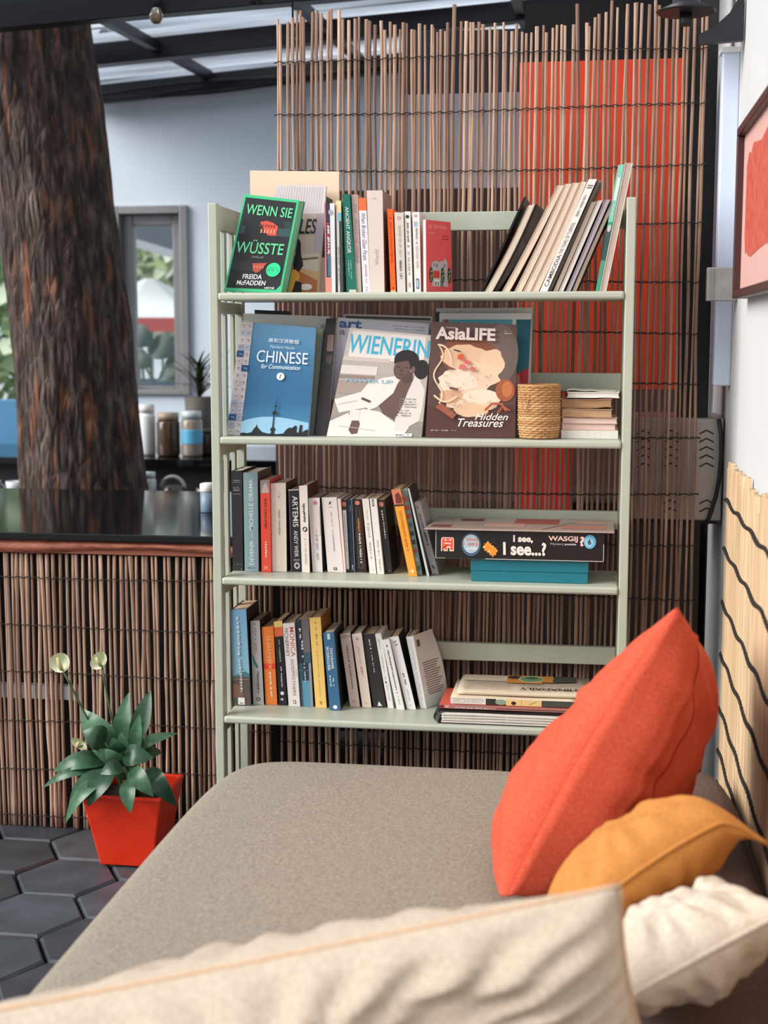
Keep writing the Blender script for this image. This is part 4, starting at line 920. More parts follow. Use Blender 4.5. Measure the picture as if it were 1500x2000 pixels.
# basket
c = V((atY(1052, 855, 3.100).x, 3.100, S[1] + .0006)); r0 = .0435; h = .113
t = thing('basket', 'small round woven cane basket beside the brown magazine', 'basket', c)
mb = MB(); M_CANE = island_mat([(206, 160, 106), (186, 136, 84), (222, 180, 130)], .6, (150, 150, 150), .7, 'cane')
nr = 22; nv = 32
for k in range(nr):
    z = h * (k + .5) / nr; rr = r0 * (.93 + .07 * min(1, k / 5)); pts = []
    for j in range(nv * 3):
        a = 2 * math.pi * j / (nv * 3); w = .0011 * math.cos(a * nv / 2 + math.pi * k)
        pts.append(c + V(((rr + w) * math.cos(a), (rr + w) * math.sin(a), z + .0016)))
    mb.tube(pts, .0029, M_CANE, 6, closed=True)
for k in range(nv): a = 2 * math.pi * (k + .5) / nv; mb.tube([c + V((r0 * .985 * math.cos(a) * (.93 + .07 * min(1, z / .03)), r0 * .985 * math.sin(a) * (.93 + .07 * min(1, z / .03)), z)) for z in (.001, .03, .07, h)], .0014, M_CANE, 5)
mb.build('body', t)
mb = MB(); mb.lathe(c, [(r0 * .9, .0004), (r0 * .9, .003)], mat((180, 130, 80), .7), 24); mb.build('base', t)
mb = MB(); mb.tube([c + V((r0 * 1.01 * math.cos(a), r0 * 1.01 * math.sin(a), h + .001)) for a in [2 * math.pi * k / 40 for k in range(40)]], .0034, M_CANE, 8, closed=True); mb.build('rim', t)
mb = MB(); mb.tube([c + V((-.04 + .022 * k / 8, -r0 * .82 - .004 - .006 * math.sin(math.pi * k / 8), h - .008 - .045 * math.sin(math.pi * k / 8))) for k in range(9)], .0012, M_CANE, 5); mb.build('loop', t)
# paper stack beside the post
def lying(label, px0, px1, pyb, pyt, y0, depth, col, name='book', cat='book', s=1, zb=None, cover=None, wav=0, grp='papers stacked beside the bookcase post', n=14):
    a, b = atY(px0, pyb, y0), atY(px1, pyb, y0); zt = atY((px0 + px1) / 2, pyt, y0).z; z0 = zb if zb is not None else S[s] + .0006
    t = thing(name, label, cat, ((a.x + b.x) / 2, y0 + depth / 2, z0), grp); q_ = random.Random(int(px0 * 7 + pyt))
    ph = q_.random() * 6; mb = MB()
    def W(u, z): return wav * math.sin(u * 5 + ph) + wav * .5 * math.sin(u * 13 + ph)
    ct = (zt - z0) * .10 if cover else 0
    def lay(mb, m, za, zb_, ins=0):
        for k in range(n):
            u0, u1 = k / n, (k + 1) / n; x0_, x1_ = a.x + ins + (b.x - a.x - 2 * ins) * u0, a.x + ins + (b.x - a.x - 2 * ins) * u1
            mb.hexa([V((x0_, y0 + ins, za + max(0, W(u0, za)))), V((x1_, y0 + ins, za + max(0, W(u1, za)))), V((x1_, y0 + ins, zb_ + max(0, W(u1, 1)))), V((x0_, y0 + ins, zb_ + max(0, W(u0, 1))))], V((0, depth - 2 * ins, 0)), m)
    if cover:
        lay(mb, cover, z0, z0 + ct); lay(mb, cover, zt - ct, zt); mb.build('cover', t, weld=1e-6)
        mb = MB(); lay(mb, col, z0 + ct * 1.01, zt - ct * 1.01, .002); mb.build('page_block', t, weld=1e-6)
    else: lay(mb, col, z0, zt); mb.build('page_block', t, weld=1e-6)
    return t, zt + wav * 1.5 + .0004
yl = 3.10
_, z = lying('thick white block of paper, lowest of the stack beside the bookcase post', 1096, 1207, 857, 841, yl, .15, PAGE_W, 'paper_stack', 'paper')
_, z = lying('pink edged book above the white paper block beside the bookcase post', 1096, 1203, 838, 828, yl + .004, .14, mat((236, 206, 192), .85, var=.12, vscale=200, stretch=(.05, .05, 1)), zb=z, cover=cov((214, 180, 170)))
_, z = lying('second pink edged book, under the brown crumpled one beside the post', 1097, 1206, 827, 816, yl + .002, .14, mat((240, 214, 200), .85, var=.12, vscale=200, stretch=(.05, .05, 1)), zb=z, cover=cov((206, 170, 158)))
_, z = lying('brown old book with a curling torn edge in the stack beside the post', 1096, 1196, 812, 799, yl - .002, .14, mat((206, 166, 128), .9, var=.35, vscale=120, stretch=(.1, .1, 1)), zb=z, cover=cov((176, 136, 108)), wav=.0012)
_, z = lying('darker brown crumpled old book near the top of the stack beside the post', 1095, 1195, 797, 780, yl + .002, .14, mat((188, 146, 106), .9, var=.4, vscale=120, stretch=(.1, .1, 1)), zb=z, cover=cov((160, 120, 92)), wav=.0016)
_, z = lying('folded white sheaf on top of the brown books beside the post', 1107, 1210, 777, 766, yl + .01, .145, PAGE_W, 'paper_stack', 'paper', zb=z, cover=mat((236, 230, 224), .7), wav=.0006)
t, z = lying('loose grey sheet lying on the very top of the paper stack', 1106, 1203, 765.5, 763, yl + .02, .14, mat((176, 178, 160), .7), 'paper_sheet', 'paper', zb=z, wav=.002)
# ---------------- third shelf
def sc(*a, **k):
    return lambda pr: pr.scrib(*a, **k)
def p(pr):
    for v in (.90, .83, .815, .80): pr.scrib(.2, v, .75, v + .008, (180, 176, 172), 'h', n=8)
    pr.line([(.1, .885), (.85, .885)], .02, (170, 160, 160), .003); pr.line([(.1, .77), (.85, .77)], .02, (170, 160, 160), .003); pr.scrib(.2, .06, .8, .068, (180, 176, 172), 'h', n=8); pr.ell(.85, .015, .06, .006, (170, 120, 60), 8)
spine_book('tall black hardback at the end of the third shelf beside the side slats', 2, 455, 475, (451, 920), (473, 919), (42, 40, 44), yb=1115, prints=p)
def p(pr): pr.text('DEVENIR — MICHELLE OBAMA', .38, .07, .66, .93, (232, 238, 238), 'u', bold=.004); pr.scrib(.2, .03, .7, .045, (70, 84, 92), 'h')
spine_book('thick blue grey hardback with white capitals reading upward on the third shelf', 2, 478, 505, (475, 923), (503, 922), (138, 164, 170), yb=1117, depth=.14, prints=p, side=(84, 78, 80))
def p(pr):
    pr.rect(0, .86, 1, 1, (150, 140, 140)); pr.poly([(.1, .86), (.35, .95), (.6, .97), (.9, .9), (.9, .86)], (206, 186, 180)); pr.ell(.6, .91, .18, .02, (226, 176, 156)); pr.text('KIKI VAN DIJK', .36, .47, .66, .80, (70, 20, 22), 'd', bold=.012); pr.scrib(.36, .16, .66, .38, (250, 214, 200), n=12); pr.line([(.3, .03), (.7, .07)], .1, (250, 220, 210), .006); pr.line([(.3, .07), (.7, .03)], .1, (250, 220, 210), .006)
spine_book('bright red paperback with a grey portrait at the top of its spine', 2, 511, 529, (508, 938), (526, 937), (240, 82, 60), yb=1118, prints=p)
def p(pr): pr.scrib(.38, .89, .62, .9, (180, 160, 150), 'h', n=5); pr.scrib(.38, .87, .62, .876, (180, 160, 150), 'h', n=5); pr.ell(.52, .845, .03, .01, (120, 90, 84)); pr.scrib(.45, .42, .6, .7, (176, 158, 146)); pr.scrib(.25, .06, .7, .066, (200, 184, 170), 'h')
spine_book('thick cream paperback between the red spine and the black title spine', 2, 532, 560, (529, 944), (558, 943), (234, 222, 206), yb=1117, prints=p, side=(92, 44, 36))
def p(pr):
    pr.text('ARTEMIS', .34, .545, .84, .92, (236, 232, 228), 'd', bold=.006); pr.text('ANDY WEIR', .40, .18, .76, .50, (226, 222, 218), 'd', bold=.004); pr.line([(.3, .15), (.85, .15)], .03, (190, 186, 180), .005); pr.line([(.3, .135), (.85, .135)], .03, (190, 186, 180), .005); pr.ell(.6, .075, .26, .04, (206, 202, 198)); pr.ell(.6, .075, .14, .022, (46, 40, 40)); pr.rect(.06, 0, .10, 1, (130, 126, 124)); pr.rect(0, .985, 1, 1, (190, 180, 176))
spine_book('black paperback with a large white title down its spine on the third shelf', 2, 568, 589, (563, 956), (584, 955), (38, 33, 33), yb=1117, prints=p)
def p(pr): pr.scrib(.3, .7, .66, .84, (46, 42, 42), n=9); pr.scrib(.36, .58, .7, .7, (46, 42, 42), n=9); pr.ell(.55, .5, .3, .03, (50, 46, 46)); pr.ell(.58, .505, .12, .013, (230, 224, 218)); pr.ell(.45, .49, .08, .012, (230, 224, 218)); pr.scrib(.4, .08, .68, .44, (190, 182, 176))
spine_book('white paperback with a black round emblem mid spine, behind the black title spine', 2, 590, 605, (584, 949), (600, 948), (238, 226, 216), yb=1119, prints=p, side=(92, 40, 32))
def p(pr): pr.ell(.6, .935, .15, .025, (206, 120, 110)); pr.ell(.6, .935, .08, .014, (238, 214, 206)); pr.rect(0, 0, .12, 1, (244, 236, 226)); pr.scrib(.45, .16, .7, .62, (170, 164, 166)); pr.rect(.2, .5, .95, .9, (226, 212, 204)); pr.ell(.6, .935, .15, .025, (206, 120, 110)); pr.scrib(.5, .42, .66, .6, (196, 184, 176))
spine_book('white paperback with a red ring near its top on the third shelf', 2, 611, 630, (602, 973), (624, 972), (232, 224, 222), yb=1118, prints=p, side=(70, 72, 82))
def p(pr): pr.poly([(.45, .91), (.5, .94), (.6, .945), (.62, .93), (.52, .905)], (40, 30, 30)); pr.rect(.42, .868, .68, .875, (196, 130, 120)); pr.scrib(.52, .62, .58, .82, (150, 136, 134)); pr.scrib(.5, .28, .58, .58, (140, 128, 128)); pr.rect(.4, .03, .6, .065, (60, 56, 56)); pr.ell(.5, .048, .05, .01, (226, 220, 216), 10)
spine_book('thick white paperback with a tiny dark bird mark on the third shelf', 2, 640, 671, (628, 972), (657, 971), (236, 224, 220), yb=1118, prints=p)
spine_book('very thin cream booklet beside the thick white paperback with the bird mark', 2, 672, 675.5, (659, 974), (665, 974), (238, 216, 206), yb=1119, prints=None)
def p(pr): pr.ell(.5, .94, .4, .035, (206, 120, 100)); pr.rect(.15, .06, .8, .86, (226, 224, 218)); pr.scrib(.35, .3, .6, .8, (170, 176, 180)); pr.ell(.48, .06, .33, .02, (226, 224, 218))
spine_book('slim black edged paperback with a white strip and a red dot', 2, 676, 684, (666, 976), (677, 976), (44, 46, 54), yb=1118, prints=p)
def p(pr): pr.line([(.5, .92), (.6, .87), (.45, .84)], .12, (150, 156, 170), .01); pr.rect(.85, 0, 1, 1, (120, 126, 140)); pr.scrib(.3, .03, .7, .1, (200, 204, 210), n=6)
spine_book('slim midnight blue paperback on the third shelf', 2, 685, 694, (678, 976), (688, 976), (30, 42, 60), yb=1118, prints=p)
def p(pr): pr.ell(.5, .95, .28, .03, (222, 130, 106)); pr.line([(.3, .86), (.3, .06), (.7, .06), (.7, .86), (.5, .89), (.3, .86)], .05, (110, 96, 88), .006); pr.scrib(.4, .56, .62, .74, (232, 140, 50), n=6); pr.scrib(.42, .12, .64, .54, (220, 210, 204), n=22); pr.rect(.9, 0, 1, 1, (70, 24, 20))
spine_book('black paperback with an outlined panel and orange lettering on the third shelf', 2, 696, 716, (689, 975), (706, 975), (36, 30, 28), yb=1118, prints=p, side=(110, 40, 32))
def p(pr): pr.scrib(.4, .72, .65, .86, (190, 184, 170)); pr.scrib(.35, .2, .65, .68, (170, 166, 160)); pr.scrib(.35, .05, .7, .06, (120, 116, 110), 'h', n=5)
spine_book('white paperback with faint grey print, next to the outlined black one', 2, 722, 735, (707, 974), (720, 974), (236, 228, 218), yb=1121, prints=p, side=(150, 60, 50))
def p(pr): pr.rect(.3, .9, .6, .99, (60, 56, 56)); pr.rect(.38, .915, .52, .975, (210, 204, 198)); pr.scrib(.4, .05, .66, .45, (176, 170, 166)); pr.scrib(.3, .035, .7, .04, (90, 86, 86), 'h', n=5)
spine_book('white paperback with a small dark label at its top on the third shelf', 2, 737, 750, (722, 974), (735, 974), (238, 232, 228), yb=1122, prints=p)
def p(pr): pr.ell(.5, .94, .3, .035, (226, 140, 130)); pr.scrib(.4, .72, .62, .86, (226, 222, 218), n=4); pr.scrib(.42, .48, .64, .7, (226, 222, 218), n=8); pr.scrib(.35, .03, .6, .05, (150, 146, 144), 'h', n=4)
spine_book('black paperback with a pink dot and white title beside the leaning orange one', 2, 755, 766, (736, 976), (751, 976), (40, 38, 42), yb=1121, prints=p, side=(14, 12, 14))
def p(pr): pr.rect(0, .83, 1, 1, (226, 130, 104)); pr.poly([(.2, .84), (.3, .94), (.7, .97), (.95, .9), (.9, .84)], (120, 50, 44)); pr.rect(0, .81, 1, .83, (60, 50, 40)); pr.scrib(.3, .3, .62, .78, (206, 130, 30)); pr.ell(.55, .06, .22, .022, (246, 214, 150))
spine_book('orange paperback leaning at a slant beside the puzzle box', 2, 799, 815, (764, 957), (782, 955), (242, 164, 56), yb=1126, prints=p, depth=.13)
def p(pr):
    r = random.Random(4)
    for k in range(9): v = .06 + .1 * k; pr.rect(.1, v, .8, v + .05, r.choice(((196, 90, 84), (90, 120, 124), (176, 190, 190), (60, 76, 80))))
spine_book('slanting grey green paperback with red patches beside the orange one', 2, 816.5, 825, (784, 956), (795, 953), (140, 166, 160), yb=1124, prints=p, depth=.13)
spine_book('very thin slanting white booklet with a dark mottled edge', 2, 834, 838.5, (796, 954), (799.5, 954), (206, 206, 202), yb=1126, depth=.13, side=(60, 64, 66))
def p(pr): pr.scrib(.3, .9, .6, .95, (150, 146, 144), 'h', n=4); pr.scrib(.4, .6, .65, .84, (120, 116, 116)); pr.text('', 0, 0, 1, 1, (0, 0, 0)); pr.scrib(.4, .4, .7, .58, (50, 46, 46), n=8); pr.rect(.3, .09, .44, .13, (60, 56, 56)); pr.rect(.52, .07, .66, .11, (60, 56, 56))
spine_book('slanting grey white paperback whose top touches the puzzle box cover', 2, 844, 857, (806, 981), (820, 979), (202, 196, 194), yb=1122, depth=.13, prints=p)
# teal box, puzzle, clear board
def boxpix(px0, px1, pyb, pyt, y0, zb):
    a, b = atY(px0, pyb, y0), atY(px1, pyb, y0); zt = atY((px0 + px1) / 2, pyt, y0).z
    return a.x, b.x, zb, zt
yb_ = yon(1034, 1138, 2)
x0, x1, z0, z1 = boxpix(920, 1148, 1138, 1093, yb_, S[2] + .0006)
t = thing('storage_box', 'plain teal cardboard box carrying the black puzzle box on the third shelf', 'box', ((x0 + x1) / 2, yb_ + .08, z0))
M_TEAL = mat((18, 116, 132), .5, var=.08, vscale=10)
mb = MB(); mb.box((x0, yb_, z0), (x1, yb_ + .165, z0 + (z1 - z0) * .45), M_TEAL, .001); mb.build('tray', t)
mb = MB(); mb.box((x0 - .001, yb_ - .001, z0 + (z1 - z0) * .46), (x1 + .001, yb_ + .166, z1), M_TEAL, .0015); mb.build('lid', t)
yb2 = yb_ - .012
x0, x1, z0, z2 = boxpix(850, 1180, 1092, 1037, yb2, z1 + .0008)
t = thing('puzzle_box', 'black jigsaw puzzle box with white lettering on the teal box', 'puzzle box', ((x0 + x1) / 2, yb2 + .1, z0))
mb = MB(); mb.box((x0, yb2, z0), (x1, yb2 + .20, z2), mat((30, 27, 28), .35), .0012); mb.build('lid', t)
mb = MB(); mb.box((x0 + .002, yb2 + .002, z0 - .0006), (x1 - .002, yb2 + .198, z0 + .0), mat((200, 190, 180), .7)); mb.build('tray', t)
Q = [V((x0, yb2, z0)), V((x1, yb2, z0)), V((x1, yb2, z2)), V((x0, yb2, z2))]; pr = Print(Q, V((0, -1, 0)), .00008)
WE = (226, 218, 212)
pr.rect(.3, .0, .995, .018, WE); pr.rect(.002, .02, .006, .97, (190, 184, 178)); pr.rect(.994, .02, .998, .6, (190, 184, 178)); pr.rect(.0, .98, .12, 1, (170, 164, 158)); pr.rect(.26, .985, .4, 1, (150, 146, 140)); pr.rect(.7, .98, .9, 1, (170, 164, 158)); pr.rect(0, 0, .06, .02, (170, 164, 158))
OR = (238, 92, 62)
pr.poly([(.035, .25), (.035, .66), (.042, .73), (.108, .73), (.112, .66), (.112, .25), (.085, .25), (.085, .36), (.075, .36), (.075, .25), (.05, .25), (.05, .31), (.042, .31), (.042, .25)], (244, 214, 200)); pr.poly([(.04, .30), (.04, .64), (.047, .70), (.103, .70), (.107, .64), (.107, .29), (.09, .29), (.09, .42), (.07, .42), (.07, .29), (.055, .29), (.055, .34), (.04, .34)], OR); pr.rect(.055, .5, .095, .54, (250, 220, 206)); pr.ell(.062, .64, .007, .03, (250, 220, 206)); pr.ell(.09, .64, .007, .03, (250, 220, 206))
pr.ell(.215, .50, .058, .40, (70, 110, 136), 28); pr.ell(.215, .52, .053, .36, (30, 40, 50), 28); pr.ell(.215, .52, .049, .33, (176, 200, 214), 28); pr.scrib(.175, .6, .255, .74, (206, 130, 110), 'h', n=9); pr.scrib(.17, .44, .26, .58, (206, 120, 100), 'h', n=9); pr.scrib(.18, .3, .25, .4, (240, 236, 232), 'h', n=7)
for cu, cv in ((.315, .42), (.345, .28)):
    pr.rect(cu - .02, cv - .13, cu + .02, cv + .13, (240, 150, 50)); pr.ell(cu - .022, cv, .007, .05, (248, 196, 120)); pr.ell(cu + .022, cv + .02, .007, .05, (240, 150, 50)); pr.ell(cu, cv + .15, .007, .05, (248, 180, 90)); pr.ell(cu, cv - .14, .007, .05, (232, 140, 50))
pr.text('I see,', .465, .58, .582, .86, (244, 232, 220), bold=.04); pr.text('I see...?', .405, .16, .66, .62, (246, 234, 222), bold=.035, shear=-.03)
pr.text('WASGIJ', .672, .64, .845, .86, (246, 206, 196), bold=.03); pr.text('?', .855, .52, .885, .86, (246, 206, 196), bold=.04); pr.text('Mystery', .685, .53, .765, .62, (196, 190, 184)); pr.text('puzzle', .77, .53, .835, .62, (226, 218, 212), bold=.02)
pr.ell(.915, .68, .036, .24, (96, 176, 212), 26); pr.ell(.91, .66, .026, .17, (150, 200, 226), 26); pr.text('6', .904, .58, .922, .78, (20, 40, 60), bold=.03)
pr.done('cover_lettering', t)
x0, x1 = atY(829, 1037, yb2 - .012).x, atY(1200, 1036, yb2 - .012).x
t = thing('game_board', 'clear plastic covered board with reddish prints lying on the puzzle box', 'board', ((x0 + x1) / 2, yb2 + .1, z2 + .0008))
mb = MB(); xb0 = atY(862, 1004, 3.255).x; xb1 = atY(1197, 1004, 3.255).x; zz = z2 + .0008
mb.hexa([V((x0, yb2 - .012, zz)), V((x1, yb2 - .012, zz)), V((x1, yb2 - .012, zz + .0035)), V((x0, yb2 - .012, zz + .0035))], [V((xb0 - x0, 3.255 - yb2 + .012, 0)), V((xb1 - x1, 3.255 - yb2 + .012, 0))] + [V((xb1 - x1, 3.255 - yb2 + .012, 0)), V((xb0 - x0, 3.255 - yb2 + .012, 0))], mat((176, 156, 146), .16), 0); mb.build('base', t)
Q = [V((x0, yb2 - .012, zz + .0036)), V((x1, yb2 - .012, zz + .0036)), V((xb1, 3.255, zz + .0036)), V((xb0, 3.255, zz + .0036))]; pr = Print(Q, V((0, 0, 1)), .00008)
for u0, v0, u1, v1, c_ in ((.02, .1, .13, .3, (120, 70, 58)), (.14, .65, .27, .85, (124, 76, 64)), (.30, .2, .52, .5, (190, 150, 138)), (.45, .5, .7, .9, (176, 96, 84)), (.72, .15, .96, .4, (176, 120, 104)), (.78, .55, .96, .9, (196, 168, 152))): pr.rect(u0, v0, u1, v1, c_)
pr.line([(.62, .02), (.76, .6), (.8, .66)], .006, (90, 50, 44), .02)
pr.done('cover_lettering', t)
# ---------------- lowest shelf
def p(pr):
    for k in range(10): f = k / 9; pr.rect(0, .3 + .07 * k, 1, .37 + .07 * k, (int(132 - 18 * f), int(178 - 22 * f), int(196 - 8 * f)))
    pr.poly([(0, .30), (.5, .34), (.75, .36), (1, .33), (1, .28), (0, .28)], (70, 110, 124)); pr.rect(0, 0, 1, .3, (84, 74, 68)); pr.rect(0, .08, .6, .22, (120, 84, 76)); pr.rect(0, .275, 1, .28, (150, 140, 130))
    pr.scrib(.35, .35, .55, .93, (176, 196, 204), n=16); pr.scrib(.42, .14, .6, .34, (190, 186, 180), n=8); pr.rect(.3, .012, .68, .085, (220, 220, 216)); pr.scrib(.36, .02, .62, .035, (90, 90, 90), 'h', n=7)
spine_book('tall sky blue hardback with a library sticker, end of the lowest shelf', 3, 456, 490, (450, 1191), (481, 1190), (110, 160, 186), yb=1378, depth=.15, prints=p, pages=PAGE_OLD, side=(56, 58, 62))
def p(pr): pr.scrib(.3, .63, .62, .97, (170, 130, 110), n=14); pr.poly([(.02, .62), (.3, .54), (.62, .46), (.5, .43), (.2, .49)], (40, 120, 124)); pr.scrib(.4, .14, .66, .4, (90, 90, 96), n=16); pr.ell(.5, .07, .2, .02, (60, 60, 64)); pr.ell(.5, .07, .1, .01, (180, 176, 174))
spine_book('grey paperback with a teal feather shape on its spine', 3, 495, 515.5, (489, 1213), (507, 1212), (178, 174, 174), yb=1377, prints=p, pages=PAGE_OLD, side=(50, 44, 42))
def p(pr): pr.rect(0, .46, 1, .53, (236, 66, 24)); pr.text('IDENTITTI', .44, .47, .68, .88, (250, 206, 166), 'u', bold=.004); pr.scrib(.42, .1, .66, .42, (250, 226, 200), n=13)
spine_book('plain orange paperback with a darker orange band on the lowest shelf', 3, 519, 541.5, (511, 1225), (534, 1223), (240, 132, 54), yb=1377, prints=p, pages=PAGE_OLD, side=(150, 60, 30))
def p(pr): pr.rect(0, .93, 1, 1, (244, 206, 120)); pr.rect(0, .82, 1, .93, (228, 108, 56)); pr.scrib(.4, .48, .6, .78, (150, 170, 110), n=14); pr.scrib(.44, .22, .64, .46, (206, 200, 196), n=12); pr.ell(.5, .145, .22, .022, (232, 232, 230)); pr.rect(.3, .06, .6, .085, (206, 206, 204))
spine_book('black paperback with a yellow and orange top on the lowest shelf', 3, 545, 560.5, (535, 1214), (551, 1212), (36, 28, 32), yb=1378, prints=p, pages=PAGE_OLD)
def p(pr): pr.text('MONICA', .54, .60, .92, .95, (190, 70, 66), 'd', bold=.004); pr.text('MCINERNEY', .10, .60, .40, .94, (120, 84, 90), 'd'); pr.text('GODMOTHERS', .46, .13, .72, .57, (150, 130, 136), 'd'); pr.text('THOSE', .76, .36, .9, .44, (206, 160, 150), 'd'); pr.ell(.55, .055, .12, .025, (60, 54, 54)); pr.ell(.55, .055, .07, .018, (236, 230, 226))
spine_book('white paperback with red and mauve capitals down its spine on the lowest shelf', 3, 564, 586, (552, 1218), (575, 1216), (238, 230, 226), yb=1380, prints=p, pages=PAGE_OLD)
def p(pr):
    pr.rect(0, .5, .45, 1, (40, 48, 58)); pr.rect(.45, .62, 1, 1, (112, 104, 108)); pr.rect(.3, .3, 1, .5, (30, 62, 78)); pr.rect(.2, 0, .8, .3, (92, 150, 176)); pr.rect(.8, 0, 1, .5, (150, 150, 160)); pr.line([(0, .42), (1, .41)], .02, (150, 140, 134), .004); pr.scrib(.2, .78, .38, .94, (226, 222, 218), n=8); pr.scrib(.3, .56, .5, .76, (190, 196, 200), n=8); pr.scrib(.4, .28, .56, .5, (206, 206, 206), n=8)
spine_book('dark blue paperback with a photographed waterside spine beside the yellow one', 3, 588.5, 612, (577, 1211), (603, 1209), (64, 92, 110), yb=1380, prints=p, pages=PAGE_OLD)
def p(pr): pr.scrib(.42, .68, .6, .95, (176, 130, 60), n=14); pr.scrib(.4, .12, .54, .64, (226, 176, 100), n=20); pr.scrib(.4, .03, .62, .085, (200, 150, 80), 'h', n=4)
spine_book('pale yellow paperback, widest yellow spine on the lowest shelf', 3, 616.5, 638, (604, 1207), (626, 1205), (246, 204, 116), yb=1383, prints=p, pages=PAGE_OLD, side=(170, 110, 50))
def p(pr): pr.rect(.35, .91, .62, .985, (190, 200, 210)); pr.text('BRETONISCHE', .16, .52, .40, .82, (232, 234, 234), 'u', bold=.012); pr.text('BRANDUNG', .50, .54, .74, .80, (232, 234, 234), 'u', bold=.012); pr.scrib(.22, .31, .40, .45, (190, 206, 216), n=6); pr.scrib(.48, .31, .68, .46, (190, 206, 216), n=8); pr.ell(.55, .045, .2, .025, (226, 232, 236)); pr.rect(0, 0, 1, .3, (84, 130, 158)) if False else None
spine_book('blue paperback with bold white capitals reading upward on the lowest shelf', 3, 644, 665, (631, 1236), (652, 1234), (58, 104, 142), yb=1388, prints=p, side=(26, 34, 44))
def p(pr): pr.rect(0, .94, 1, .99, (196, 168, 156)); pr.scrib(.4, .25, .62, .84, (150, 128, 116), n=22); pr.scrib(.3, .06, .65, .09, (190, 166, 150), 'h', n=4)
spine_book('cream paperback, first of the slanting pale ones after the blue spine', 3, 684, 703, (664, 1239), (684, 1236), (226, 204, 192), yb=1381, prints=p, side=(120, 96, 84))
def p(pr): pr.ell(.5, .93, .14, .02, (190, 160, 146)); pr.scrib(.35, .58, .6, .88, (206, 184, 170), n=14); pr.scrib(.4, .4, .62, .56, (206, 130, 110), n=8); pr.scrib(.3, .05, .65, .07, (200, 176, 160), 'h', n=6)
spine_book('cream paperback with a reddish author line beside the black spine', 3, 708, 725.5, (687, 1239), (706, 1236), (236, 218, 206), yb=1382, prints=p, side=(60, 50, 46))
def p(pr): pr.scrib(.42, .84, .56, .95, (214, 210, 206), n=6); pr.rect(.46, .795, .56, .815, (226, 222, 218)); pr.scrib(.46, .48, .56, .76, (206, 202, 198), n=16); pr.poly([(.35, .02), (.72, .02), (.5, .085)], (236, 234, 230))
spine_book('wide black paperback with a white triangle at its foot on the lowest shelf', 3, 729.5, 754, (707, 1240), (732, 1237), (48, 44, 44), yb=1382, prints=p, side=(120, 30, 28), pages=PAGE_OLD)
def p(pr): pr.scrib(.2, .8, .66, .95, (176, 196, 190), n=8); pr.scrib(.35, .38, .6, .76, (170, 176, 160), n=18); pr.ell(.45, .35, .16, .012, (40, 40, 40)); pr.scrib(.4, .1, .62, .32, (190, 186, 180), n=12)
spine_book('slim white paperback standing directly beside the wide black one', 3, 758, 768.5, (732.5, 1238), (744, 1237), (232, 230, 226), yb=1384, prints=p)
def p(pr): pr.poly([(.38, .9), (.5, .93), (.6, .91), (.48, .89)], (50, 44, 44)); pr.scrib(.38, .24, .62, .85, (90, 86, 88), n=26); pr.scrib(.4, .08, .6, .2, (190, 184, 180), n=8)
spine_book('white paperback with one line of dark capitals, second of the slanting white ones', 3, 775, 790, (746, 1250), (760, 1248), (236, 232, 230), yb=1387, prints=p)
def p(pr): pr.line([(.3, .92), (.6, .94)], .1, (80, 76, 76), .012); pr.line([(.4, .88), (.66, .895)], .1, (80, 76, 76), .012); pr.scrib(.42, .3, .64, .5, (100, 96, 98), n=9); pr.scrib(.44, .12, .62, .28, (200, 196, 196), n=8); pr.ell(.5, .06, .06, .01, (200, 190, 190), 10)
spine_book('white paperback with two small dark rings at its top, leaning on the lowest shelf', 3, 795, 812.5, (761, 1245), (778, 1242), (238, 236, 236), yb=1386, prints=p, pages=PAGE_OLD, side=(20, 16, 16))
# opened white paperback at the end of the row
q = quad(3, 821, 833, (793, 1244), (807, 1242), yon(827, 1384, 3))
t = thing('book', 'white paperback with a curling back cover of small print, last of the lowest row', 'book', (q[0] + q[1]) / 2, SHELVED[3])
D = V((0, min(.125, 3.268 - q[0].y), 0)); m = cov((236, 234, 232))
mb = MB(); mb.hexa(q, D * .013, m); mb.hexa([v + D * .014 for v in sub(q, 0, .1)], D * .98, m)
y0 = q[1].y
yq = min(y0 + .112, 3.256)
BRf, TRf = V((q[1].x + .038, yq, S[3] + .0012)), atY(843, 1228, yq)
def curl(u, v):
    a = q[1] * (1 - v) + q[2] * v; b = BRf * (1 - v) + TRf * v
    s = a * (1 - u) + b * u
    return s + V((.010 * u * u * math.sin(math.pi * min(1, (1 - v) * .9)) , 0, 0))
mb.grid(curl, 12, 14, m); mb.grid(lambda u, v: curl(u, v) + V((-.0008, .0006, 0)), 12, 14, m)
mb.build('cover', t)
mb = MB(); mb.hexa([v + D * .02 for v in sub(q, .12, .9, .004, .99)], [V((.004, D.y * .94, 0))] * 4, PAGE_OLD); mb.build('page_block', t)
pr = Print(q, V((0, -1, 0))); pr.scrib(.35, .82, .6, .95, (190, 186, 184), n=6); pr.scrib(.4, .1, .62, .8, (206, 202, 200), n=24); pr.done('spine_lettering', t)
mb = MB()
for k in range(15):
    v0 = .60 - .031 * k
    for a, b in ((.18 + .02 * (k % 3), .88 - .05 * (k % 4)),):
        n = 8
        for j in range(n):
            u0, u1 = a + (b - a) * j / n, a + (b - a) * (j + .85) / n
            o = V((.0009, -.0004, 0)); mb.face([curl(u0, v0) + o, curl(u1, v0) + o, curl(u1, v0 + .012) + o, curl(u0, v0 + .012) + o], ink((120, 96, 84)))
mb.face([curl(.10, .84) + V((.0009, -.0004, 0)), curl(.25, .84) + V((.0009, -.0004, 0)), curl(.25, .93) + V((.0009, -.0004, 0)), curl(.10, .93) + V((.0009, -.0004, 0))], ink((110, 100, 94)))
mb.build('cover_lettering', t, recalc=False)
